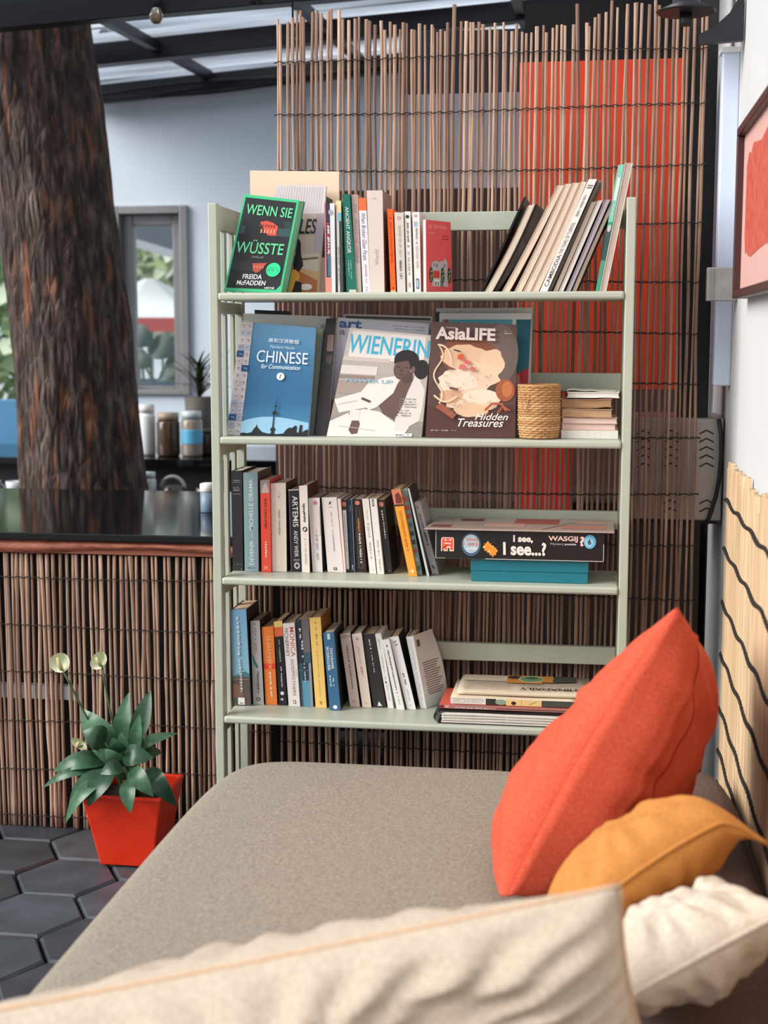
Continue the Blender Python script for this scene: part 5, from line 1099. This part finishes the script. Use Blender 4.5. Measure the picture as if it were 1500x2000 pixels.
# stacked notebooks and newspapers
yl = 3.062
a, b = atY(858, 1424, yl), atY(1180, 1424, yl); Z = S[3] + .0006
M_COV = mat((34, 30, 30), .35)
t = thing('notebook', 'black spiral bound notebook with wavy pages, bottom of the stack on the lowest shelf', 'notebook', ((a.x + b.x) / 2, yl + .1, Z))
def wavy(mb, m, z0, h, y, d, x0, x1, amp, seed, n=30):
    for k in range(n):
        u0, u1 = k / n, (k + 1) / n
        w = lambda u: amp * (1 + math.sin(u * 9 + seed) * .6 + math.sin(u * 17 + seed * 2) * .4)
        mb.hexa([V((x0 + (x1 - x0) * u0, y, z0 + w(u0))), V((x0 + (x1 - x0) * u1, y, z0 + w(u1))), V((x0 + (x1 - x0) * u1, y, z0 + w(u1) + h)), V((x0 + (x1 - x0) * u0, y, z0 + w(u0) + h))], V((0, d, 0)), m)
mb = MB(); wavy(mb, M_COV, Z, .0016, yl - .002, .15, a.x - .004, b.x, 0, 1); wavy(mb, M_COV, Z + .024, .0018, yl + .01, .14, a.x - .002, b.x, .0012, 2); mb.build('cover', t, weld=1e-6)
mb = MB()
for k in range(7): wavy(mb, PAGE_W, Z + .0018 + k * .0029, .0019, yl + .003 * (k % 2), .14, a.x + .004 + .001 * (k % 3), b.x - .003, .0005 * (k > 0), 3 + k * .35)
mb.build('page_block', t, weld=1e-6)
mb = MB()
for k in range(18):
    yy = yl + .004 + k * .0078
    mb.tube([V((a.x - .001 + .012 * math.cos(g), yy, Z + .0132 + .0115 * math.sin(g))) for g in [2 * math.pi * j / 18 for j in range(18)]], .0009, M_BLACK, 5, closed=True)
mb.build('spiral', t)
zt = Z + .0292
a = atY(858, 1386, yl + .02); b = atY(1180, 1386, yl + .02)
t = thing('magazine', 'red and grey glossy magazine lying on the black spiral notebook', 'magazine', ((a.x + b.x) / 2, yl + .1, zt))
mb = MB(); mb.box((a.x, yl + .018, zt + .0002), (b.x, yl + .165, zt + .0012), cov((60, 44, 44))); mb.box((a.x, yl + .018, zt + .0082), (b.x, yl + .165, zt + .009), cov((206, 92, 78))); mb.box((a.x, yl + .0165, zt + .0002), (b.x, yl + .0178, zt + .009), cov((176, 116, 108))); mb.build('cover', t)
mb = MB(); mb.box((a.x + .001, yl + .018, zt + .0013), (b.x - .001, yl + .163, zt + .0081), PAGE_W); mb.build('page_block', t)
pr = Print([V((a.x, yl + .0165, zt + .0002)), V((b.x, yl + .0165, zt + .0002)), V((b.x, yl + .0165, zt + .009)), V((a.x, yl + .0165, zt + .009))], V((0, -1, 0)), .00008)
pr.rect(0, .1, .03, .8, (120, 40, 40)); pr.rect(.035, .2, .06, .8, (236, 150, 140)); pr.rect(.1, .5, .3, .8, (150, 120, 118)); pr.scrib(.1, .15, .3, .5, (220, 210, 204), 'h'); pr.rect(.35, .3, 1, .5, (90, 60, 58)); pr.done('spine_lettering', t)
zt += .0096
NEWS = mat((214, 196, 172), .85, var=.08, vscale=20)
def folded(label, px0, px1, py, y, d, z, h, prf, prt):
    a, b = atY(px0, py, y), atY(px1, py, y); t = thing('newspaper', label, 'newspaper', ((a.x + b.x) / 2, y + d / 2, z), 'folded newspapers on the lowest shelf'); mb = MB()
    prof = [(d, 0), (h * .4, 0), (h * .12, h * .15), (0, h * .5), (h * .12, h * .85), (h * .4, h), (d, h)]
    mi = mb.mi(NEWS); n = 16
    rows = []
    for k in range(n + 1):
        u = k / n; x = a.x + (b.x - a.x) * u; e = .0006 * math.sin(u * 8)
        rows.append([mb.bm.verts.new((x, y + yy, z + zz + (e + .0007 if zz > h * .3 else 0))) for yy, zz in prof])
    for r0, r1 in zip(rows, rows[1:]):
        for k in range(len(prof) - 1): f = mb.bm.faces.new([r0[k], r1[k], r1[k + 1], r0[k + 1]]); f.material_index = mi; f.smooth = True
        f = mb.bm.faces.new([r0[-1], r1[-1], r1[0], r0[0]]); f.material_index = mi
    mb.bm.faces.new(rows[0]); mb.bm.faces.new(list(reversed(rows[-1])))
    mb.build('paper', t)
    if prf: pr = Print([V((a.x, y - .0008, z + .001)), V((b.x, y - .0008, z + .001)), V((b.x, y - .0008, z + h - .0005)), V((a.x, y - .0008, z + h - .0005))], V((0, -1, 0)), .00008); prf(pr); pr.done('fold_print', t)
    if prt: pr = Print([V((a.x, y + .002, z + h + .0022)), V((b.x, y + .002, z + h + .0022)), V((b.x, y + d, z + h + .0022)), V((a.x, y + d, z + h + .0022))], V((0, 0, 1)), .00008); prt(pr); pr.done('page_print', t)
    return z + h + .0032
def pf(pr):
    pr.rect(0, 0, .28, 1, (226, 218, 208)); [pr.scrib(.02, .2 + .2 * k, .26, .3 + .2 * k, (150, 140, 130), 'h') for k in range(4)]; pr.rect(.28, 0, .36, 1, (52, 48, 46)); pr.ell(.40, .5, .045, .45, (140, 160, 136)); pr.rect(.44, 0, .72, 1, (232, 196, 130)); pr.ell(.5, .4, .02, .3, (60, 36, 30)); pr.rect(.56, 0, .563, 1, (180, 140, 80)); pr.line([(.62, .2), (.68, .8)], .01, (170, 130, 80), .1); pr.rect(.72, 0, 1, 1, (66, 66, 60)); [pr.scrib(.74, .2 + .22 * k, .98, .3 + .22 * k, (110, 108, 100), 'h') for k in range(3)]
zt = folded('folded newspaper showing a yellow picture strip along its fold', 880, 1128, 1380, yl + .022, .16, zt, .0155, pf, None)
def pt(pr):
    pr.rect(.02, .62, .36, .96, (226, 210, 188)); [pr.scrib(.03, .64 + .05 * k, .34, .66 + .05 * k, (176, 160, 140), 'h') for k in range(6)]; pr.rect(.36, .52, .64, .98, (206, 134, 56)); pr.ell(.42, .86, .06, .1, (50, 40, 38)); pr.rect(.36, .52, .64, .58, (150, 160, 80)) if False else None; pr.ell(.55, .78, .10, .2, (206, 214, 160), 24); pr.ell(.55, .78, .09, .17, (110, 146, 104), 24); pr.ell(.55, .84, .05, .06, (60, 90, 60)); pr.rect(.64, .6, .72, .98, (206, 134, 56)); pr.poly([(.72, .6), (.9, .66), (.9, .98), (.74, .98)], (66, 66, 62))
    vs = 'CHINADAILY'
    # the masthead lies upside down towards the front
    g, fs = text_geo(vs, .03, 0); i = pr.mb.mi(ink((46, 40, 38))); bv = [pr.mb.bm.verts.new(pr.P(.97 - x * .50, .25 - y * .13)) for x, y in g]
    for f in fs:
        try: pr.mb.bm.faces.new([bv[j] for j in f]).material_index = i
        except ValueError: pass
    pr.k += 1
    for k in range(4): pr.scrib(.46, .3 + .05 * k, .96, .325 + .05 * k, (150, 136, 120), 'h')
    for k in range(7): pr.scrib(.04, .1 + .06 * k, .40, .13 + .06 * k, (176, 160, 140), 'h')
zt = folded('folded newspaper with an upside down masthead, topmost of the stack on the lowest shelf', 892, 1150, 1366, yl + .034, .155, zt, .008, None, pt)
# ================================================================== DAYBED, CUSHIONS, PLANT
def fabric(c, c2, scale=420, bump=.5, rough=.9, sheen=0):
    m = bpy.data.materials.new('woven_fabric'); m.use_nodes = True; nt = m.node_tree; b = nt.nodes['Principled BSDF']; b.inputs['Roughness'].default_value = rough
    b.inputs['Specular IOR Level'].default_value = .2
    tc = nt.nodes.new('ShaderNodeTexCoord'); n = nt.nodes.new('ShaderNodeTexNoise'); n.inputs['Scale'].default_value = scale; n.inputs['Detail'].default_value = 3
    n2 = nt.nodes.new('ShaderNodeTexNoise'); n2.inputs['Scale'].default_value = scale * .35; n2.inputs['Detail'].default_value = 2
    ad = nt.nodes.new('ShaderNodeMath'); ad.operation = 'ADD'
    for t in (n, n2): nt.links.new(tc.outputs['Object'], t.inputs['Vector'])
    nt.links.new(n.outputs['Fac'], ad.inputs[0]); nt.links.new(n2.outputs['Fac'], ad.inputs[1])
    r = nt.nodes.new('ShaderNodeMapRange'); r.inputs[1].default_value = .8; r.inputs[2].default_value = 1.2; nt.links.new(ad.outputs[0], r.inputs[0])
    mx = nt.nodes.new('ShaderNodeMix'); mx.data_type = 'RGBA'; mx.inputs[6].default_value = lin(c2); mx.inputs[7].default_value = lin(c)
    nt.links.new(r.outputs[0], mx.inputs[0]); nt.links.new(mx.outputs[2], b.inputs['Base Color'])
    bp = nt.nodes.new('ShaderNodeBump'); bp.inputs['Strength'].default_value = bump; bp.inputs['Distance'].default_value = .001
    nt.links.new(ad.outputs[0], bp.inputs['Height']); nt.links.new(bp.outputs['Normal'], b.inputs['Normal'])
    if sheen: b.inputs['Sheen Weight'].default_value = sheen; b.inputs['Sheen Roughness'].default_value = .4; b.inputs['Sheen Tint'].default_value = lin(c)
    return m
M_BED = fabric((168, 156, 141), (134, 123, 110), 620)
M_BED2 = fabric((118, 99, 92), (94, 78, 72), 620)
def mattress(label, name, x0, x1, y0, y1, z0, z1, rc, m, crown=.006, piping=True, cat='daybed'):
    t = thing(name, label, cat, ((x0 + x1) / 2, (y0 + y1) / 2, z0))
    mb = MB(); cx, cy = (x0 + x1) / 2, (y0 + y1) / 2; hx, hy = (x1 - x0) / 2, (y1 - y0) / 2
    def rim(a, off, z):
        # rounded rectangle
        c, s = math.cos(a), math.sin(a); n = 2 / 9.0
        ex, ey = math.copysign(abs(c) ** n, c), math.copysign(abs(s) ** n, s)
        return V((cx + (hx - off) * ex, cy + (hy - off) * ey, z))
    N = 200; H = z1 - z0; prof = [(.02, z0), (.004, z0 + .015), (0, z0 + .03), (0, z1 - .055), (.0, z1 - .04), (.006, z1 - .022), (.018, z1 - .008), (.035, z1 - .002), (.07, z1), (.2, z1 + crown), (.36, z1 + crown)]
    A = []
    for k in range(N): A.append(2 * math.pi * k / N)
    i = mb.mi(m); rings = []
    for off, z in prof: rings.append([mb.bm.verts.new(rim(a, min(off, hx * .98, hy * .98), z)) for a in A])
    for r0_, r1_ in zip(rings, rings[1:]):
        for k in range(N): f = mb.bm.faces.new([r0_[k], r0_[(k + 1) % N], r1_[(k + 1) % N], r1_[k]]); f.material_index = i; f.smooth = True
    mb.bm.faces.new(rings[-1]).material_index = i; mb.bm.faces.new(list(reversed(rings[0]))).material_index = i
    mb.build('mattress', t)
    if piping:
        mb = MB(); mb.tube([rim(a, -.0015, z1 - .040) for a in A], .0038, m, 8, closed=True); mb.build('piping', t)
    return t
BZ = .40
t = mattress('long taupe daybed mattress in front of the bookcase', 'daybed', -.735, -.016, .45, 2.735, .20, BZ, .06, M_BED)
mb = MB(); mb.box((-.70, .5, .12), (-.03, 2.70, .198), mat((52, 40, 34), .6)); mb.build('frame', t)
for xx in (-.68, -.10):
    for yy in (.54, 2.62): mb = MB(); mb.box((xx, yy, 0), (xx + .05, yy + .05, .119), mat((52, 40, 34), .6)); mb.build('leg', t)
t = mattress('dark brown seat cushion along the white wall behind the pillows', 'seat_cushion', -.004, .277, .45, 2.80, .20, BZ - .004, .05, M_BED2, crown=.004, cat='cushion')
t = thing('bench', 'low dark bench frame under the brown seat cushion', 'bench', (.14, 1.6, 0))
mb = MB(); mb.box((.0, .5, .12), (.275, 2.76, .199), mat((52, 40, 34), .6)); mb.build('frame', t)
for yy in (.54, 2.68): mb = MB(); mb.box((.1, yy, 0), (.15, yy + .05, .119), mat((52, 40, 34), .6)); mb.build('leg', t)

def pillow(name, label, c, u, v, n, hu, hv, hn, m, seed, pinch=.10, wr=.010, seam=None, seam_r=.003, bend=None, power=.42, hn2=None, tilt=0, bow=0, N=60, skew=0, pw=9.):
    """two puffed sheets meeting in a seam; u, v span it, n is its thickness"""
    c = V(c); t = thing(name, label, 'cushion', c, 'scatter cushions on the daybed')
    def pt(a, b, side):
        s, r = a * 2 - 1, b * 2 - 1
        x = s * (1 - pinch * (1 - r * r) * abs(s) ** 3); y = r * (1 - pinch * (1 - s * s) * abs(r) ** 3)
        h = max(0.0, (1 - s * s) * (1 - r * r)) ** power
        p0 = V((x * 3, y * 3, seed + side))
        e = max(abs(s), abs(r)); ang = math.atan2(r, s)
        w = wr * (noise.noise(p0 * .9) * 1.3 + .5 * noise.noise(p0 * 2.4)) * h + wr * .55 * math.sin(ang * pw * 2 + seed + 2 * noise.noise(p0)) * max(0, min(1, (e - .45) / .3)) * h
        q_ = c + u * (x * hu) + v * (y * hv) + n * ((hn * h * (1 - tilt * s) if side > 0 else -(hn2 or hn) * h) + w + bow * (1 - s * s) * max(0, -r))
        if bend: q_ = bend(q_, s, r)
        return q_
    mb = MB(); mb.grid(lambda a, b: pt(a, b, 1), N, N, m); mb.grid(lambda a, b: pt(a, b, -1), N, N, m); mb.build('cover', t, weld=.0004)
    if seam:
        mb = MB(); L = [(k / 40, 0) for k in range(40)] + [(1, k / 40) for k in range(40)] + [(1 - k / 40, 1) for k in range(40)] + [(0, 1 - k / 40) for k in range(40)]
        mb.tube([pt(a, b, 1) for a, b in L], seam_r, seam, 7, closed=True); mb.build('seam', t)
    return t, pt
def basis(T, B, v):
    u = (T - B); L = u.length; u = u / L; v = (v - u * v.dot(u)).normalized(); n = u.cross(v).normalized(); return u, v, n, L
def velvet(c, c2): return fabric(c, c2, 700, .15, .8, .55)
def rest(q_, s, r):
    # a cushion flattens where it meets the mattress
    if q_.z < BZ + .035: q_.z = BZ + .012 + .023 * math.exp((q_.z - BZ - .035) / .05)
    return q_
# coral velvet cushion standing on its edge
T, B = atY(1326, 1182, 2.10), atY(978, 1775, 2.0)
u, v, n, L = basis(T, B, V((.07, .95, -.27)))
M_CORAL = velvet((208, 94, 70), (192, 74, 50))
hv = .21
t, pt = pillow('scatter_cushion', 'coral velvet cushion leaning upright on the daybed, its flap seam facing out', (T + B) / 2 + v * hv, u, v, n, L / 2, hv, .085, M_CORAL, 3.0, pinch=.06, wr=.013, power=.5, bend=rest, hn2=.15, tilt=.62, bow=.015)
# zip flap along the near edge
mb = MB(); sgn = 1 if (n.x < 0) else -1
def flap(a, b):
    p0 = pt(.04 + .92 * a, .0, 1); q1 = pt(.04 + .92 * a, .055, -sgn); q2 = pt(.04 + .92 * a, .10, -sgn)
    s = p0.lerp(q1, min(1, b * 2)) if b < .5 else q1.lerp(q2, (b - .5) * 2)
    return s - n * sgn * (.0022 + .0075 * b * b + .0015 * math.sin(a * 40) * b) - v * .004 * (1 - b) + n * sgn * .0 
mb.grid(flap, 60, 8, M_CORAL); o = mb.build('zip_flap', t); 

mb2 = MB(); mb2.tube([pt(.04 + .92 * k / 60, .175, -sgn) - n * sgn * .0004 for k in range(61)], .0013, velvet((170, 52, 34), (150, 44, 28)), 6); mb2.build('stitch_line', t)
sm = o.modifiers.new('thick', 'SOLIDIFY'); sm.thickness = .0035
# mustard cushion
T, B = atY(1462, 1580, 1.86), atY(1120, 1800, 1.74)
u, v, n, L = basis(T, B, V((.02, .95, -.27)))
M_MUST = velvet((198, 136, 72), (184, 120, 58))
def droop(q_, s, r):
    k = max(0, s - .62) / .38 * max(0, -r) ; return rest(q_ + V((.03, 0, -.05)) * k * k + V((0, 0, .012)) * math.sin(math.pi * (s + 1) / 2), s, r)
pillow('scatter_cushion', 'mustard yellow cushion with a drooping corner beside the coral one', (T + B) / 2 + v * .105, u, v, n, L / 2, .105, .066, M_MUST, 7.3, pinch=.05, wr=.009, seam=M_MUST, bend=droop, power=.5)
# second white cushion, lying beyond the near one
M_WHT = fabric((214, 199, 183), (196, 180, 163), 500, .3)
T, B = atY(1545, 1775, 1.64), atY(1215, 1955, 1.56)
u, v, n, L = basis(T, B, V((.05, .95, -.20)))
pillow('scatter_cushion', 'off-white cushion lying against the wall behind the big cream one', (T + B) / 2 + v * .108, u, v, n, L / 2, .108, .060, M_WHT, 1.7, pinch=.05, wr=.014, seam=M_WHT, power=.55, bend=rest)
# large cream cushion closest to the camera
M_CRM = fabric((200, 184, 166), (184, 167, 149), 420, .3)
TL, TR = atY(-150, 2000, 1.36), atY(1212, 1728, 1.45)
BRn = V((TR.x + .02, TR.y + .07, BZ + .012))
u = (TR - TL); Lu = u.length; u /= Lu; w = BRn - TR; w = (w - u * w.dot(u)); Lw = w.length; w /= Lw; n = w.cross(u).normalized()
pillow('scatter_cushion', 'large cream cushion with a stitched border lying in front of all the others', (TL + TR) / 2 + w * (Lw / 2), u, w, n, Lu / 2, Lw / 2, .10, M_CRM, 5.1, pinch=.03, wr=.026, seam=fabric((214, 178, 146), (200, 165, 134), 500, .2), seam_r=.0026, power=.5, pw=14., bend=rest)

# peace lily
c = atZ(236, 1696, 0); F = atY(160, 1553, c.y - .02); G = atY(312, 1552, c.y - .02); hz = F.z
t = thing('potted_plant', 'peace lily with white blooms in a square red pot on the slate floor', 'potted plant', ((F.x + G.x) / 2, c.y + .06, .002))
w = G.x - F.x; xb = atY(197, 1700, c.y + .012).x; ins = xb - F.x
M_POT = mat((232, 52, 20), .35, var=.12, vscale=14)
y0 = c.y - .02; X0_, X1_ = F.x, G.x
mb = MB()
def ring(x0, x1, ya, yb_, z): return [V((x0, ya, z)), V((x1, ya, z)), V((x1, yb_, z)), V((x0, yb_, z))]
rs = [ring(X0_ + ins, X1_ - ins, y0 + ins, y0 + w - ins, .002), ring(X0_, X1_, y0, y0 + w, hz - .012), ring(X0_ - .002, X1_ + .002, y0 - .002, y0 + w + .002, hz - .006), ring(X0_ - .002, X1_ + .002, y0 - .002, y0 + w + .002, hz), ring(X0_ + .010, X1_ - .010, y0 + .010, y0 + w - .010, hz), ring(X0_ + .013, X1_ - .013, y0 + .013, y0 + w - .013, hz - .04)]
vs = [[mb.bm.verts.new(p_) for p_ in r_] for r_ in rs]; i = mb.mi(M_POT)
for a, b in zip(vs, vs[1:]):
    for k in range(4): mb.bm.faces.new([a[k], a[(k + 1) % 4], b[(k + 1) % 4], b[k]]).material_index = i
mb.bm.faces.new(list(reversed(vs[0]))).material_index = i
o = mb.build('pot', t); bv = o.modifiers.new('soft', 'BEVEL'); bv.width = .004; bv.segments = 3
mb = MB(); mb.grid(lambda a, b: V((X0_ + .0135 + a * (w - .027), y0 + .0135 + b * (w - .027), hz - .026 + .006 * noise.noise(V((a * 9, b * 9, 0))))), 14, 14, mat((44, 32, 26), .95, var=.4, vscale=90)); mb.build('soil', t)
cx, cy = (X0_ + X1_) / 2, y0 + w / 2
mb = MB(); LG = [mat((64, 104, 72), .36, c2=(40, 76, 52), vscale=60, stretch=(1, 1, 1)), mat((86, 126, 92), .38, c2=(58, 98, 70), vscale=50), mat((48, 86, 58), .36, c2=(30, 62, 44), vscale=60)]
def yy(d): return cy + d
LV = [  # base px, tip px, depth offset of base and tip, half width, tone, sag
 ((232, 1470), (252, 1352), 0, .02, .022, 1, .01), ((262, 1455), (294, 1348), .01, .05, .024, 0, .0), ((258, 1480), (273, 1395), -.01, -.02, .018, 1, .0), ((225, 1470), (160, 1385), -.02, -.02, .034, 1, .03), ((205, 1450), (162, 1428), -.05, -.07, .030, 2, .02),
 ((222, 1485), (103, 1507), -.02, -.05, .022, 0, .045), ((215, 1500), (82, 1540), -.03, -.06, .012, 0, .05), ((220, 1505), (135, 1570), -.06, -.10, .020, 0, .04), ((225, 1505), (128, 1608), -.07, -.12, .016, 1, .05), ((222, 1500), (172, 1575), -.09, -.13, .026, 2, .02),
 ((245, 1495), (180, 1465), -.03, -.06, .020, 0, .02), ((240, 1480), (300, 1480), -.05, -.06, .026, 2, .02), ((262, 1470), (348, 1432), .02, .04, .014, 1, .03), ((256, 1500), (300, 1556), -.08, -.12, .022, 0, .02), ((290, 1500), (345, 1575), -.02, -.06, .024, 2, .04),
 ((250, 1520), (255, 1588), -.1, -.14, .019, 0, .01), ((235, 1470), (220, 1440), -.06, -.08, .022, 2, .01), ((250, 1490), (236, 1430), -.04, -.05, .020, 0, .01), ((245, 1480), (268, 1436), .0, .0, .02, 2, .01), ((230, 1490), (205, 1462), -.08, -.1, .018, 1, .01), ((270, 1490), (318, 1470), .02, .06, .016, 2, .03), ((240, 1500), (196, 1512), -.1, -.13, .02, 2, .02)]
for b_, e_, d0, d1, hw, tone, sag in LV:
    leafmesh(mb, atY(b_[0], b_[1], yy(d0)), atY(e_[0], e_[1], yy(d1)), hw, LG[tone], up=V((0, -1, .6)), sag=sag, fold=.22, n=12)
mb.build('foliage', t, recalc=False)
mb = MB(); M_STEM = mat((70, 96, 60), .5); q = random.Random(9)
for b_, e_, d0, d1, hw, tone, sag in LV:
    P0 = V((cx + q.uniform(-.025, .025), cy + q.uniform(-.025, .025), hz - .03)); P1 = atY(b_[0], b_[1], yy(d0)); mid = P0.lerp(P1, .5) + V((0, 0, .012)); mb.tube([P0, mid, P1], [.004, .003, .002], M_STEM, 6)
mb.build('stem', t)
def flower(px, py, sx, sy, base, lean, dy):
    c_ = atY(px, py, cy + dy); t2 = bpy.data.objects.new('flower', None); COL.objects.link(t2); t2.parent = t; t2.location = c_ - parent_world(t)
    k = (cy + dy) * 1.04 / FPX; mb = MB(); m = mat((232, 232, 206), .5, c2=(214, 220, 180), vscale=40)
    def sp(a, b):
        th = a * 2 * math.pi; r_ = b; x = math.cos(th) * sx * k * r_ * (1 + .12 * math.sin(th)); z = math.sin(th) * sy * k * r_
        xr, zr = x * math.cos(lean) - z * math.sin(lean), x * math.sin(lean) + z * math.cos(lean)
        return c_ + V((xr, .018 * (1 - r_ * r_) - .004, zr))
    mb.grid(sp, 24, 7, m, wrapu=True); mb.build('spathe', t2, weld=1e-5)
    mb = MB(); d = V((math.sin(-lean) * .6, 0, 1)).normalized(); mb.tube([c_ + V((0, -.004, 0)) - d * sy * k * .75, c_ + V((0, -.008, 0)), c_ + V((0, -.008, 0)) + d * sy * k * .62], [.0045, .0055, .003], mat((214, 206, 150), .7, bump=.8, bscale=600), 10); mb.build('spadix', t2)
    mb = MB(); P1 = c_ - d * sy * k * .8; P0 = V((cx + (base - 240) * .0004, cy, hz - .03)); Mx = atY(base, 1440, cy + dy * .5)
    mb.tube([P1 * (1 - s) * (1 - s) + Mx * 2 * s * (1 - s) + P0 * s * s for s in [j / 10 for j in range(11)]], .0026, M_STEM, 7); mb.build('flower_stalk', t2)
flower(118, 1294, 22, 20, 190, .5, -.06); flower(194, 1290, 21, 15, 222, .9, .0); flower(155, 1452, 18, 10, 200, -.5, -.10)
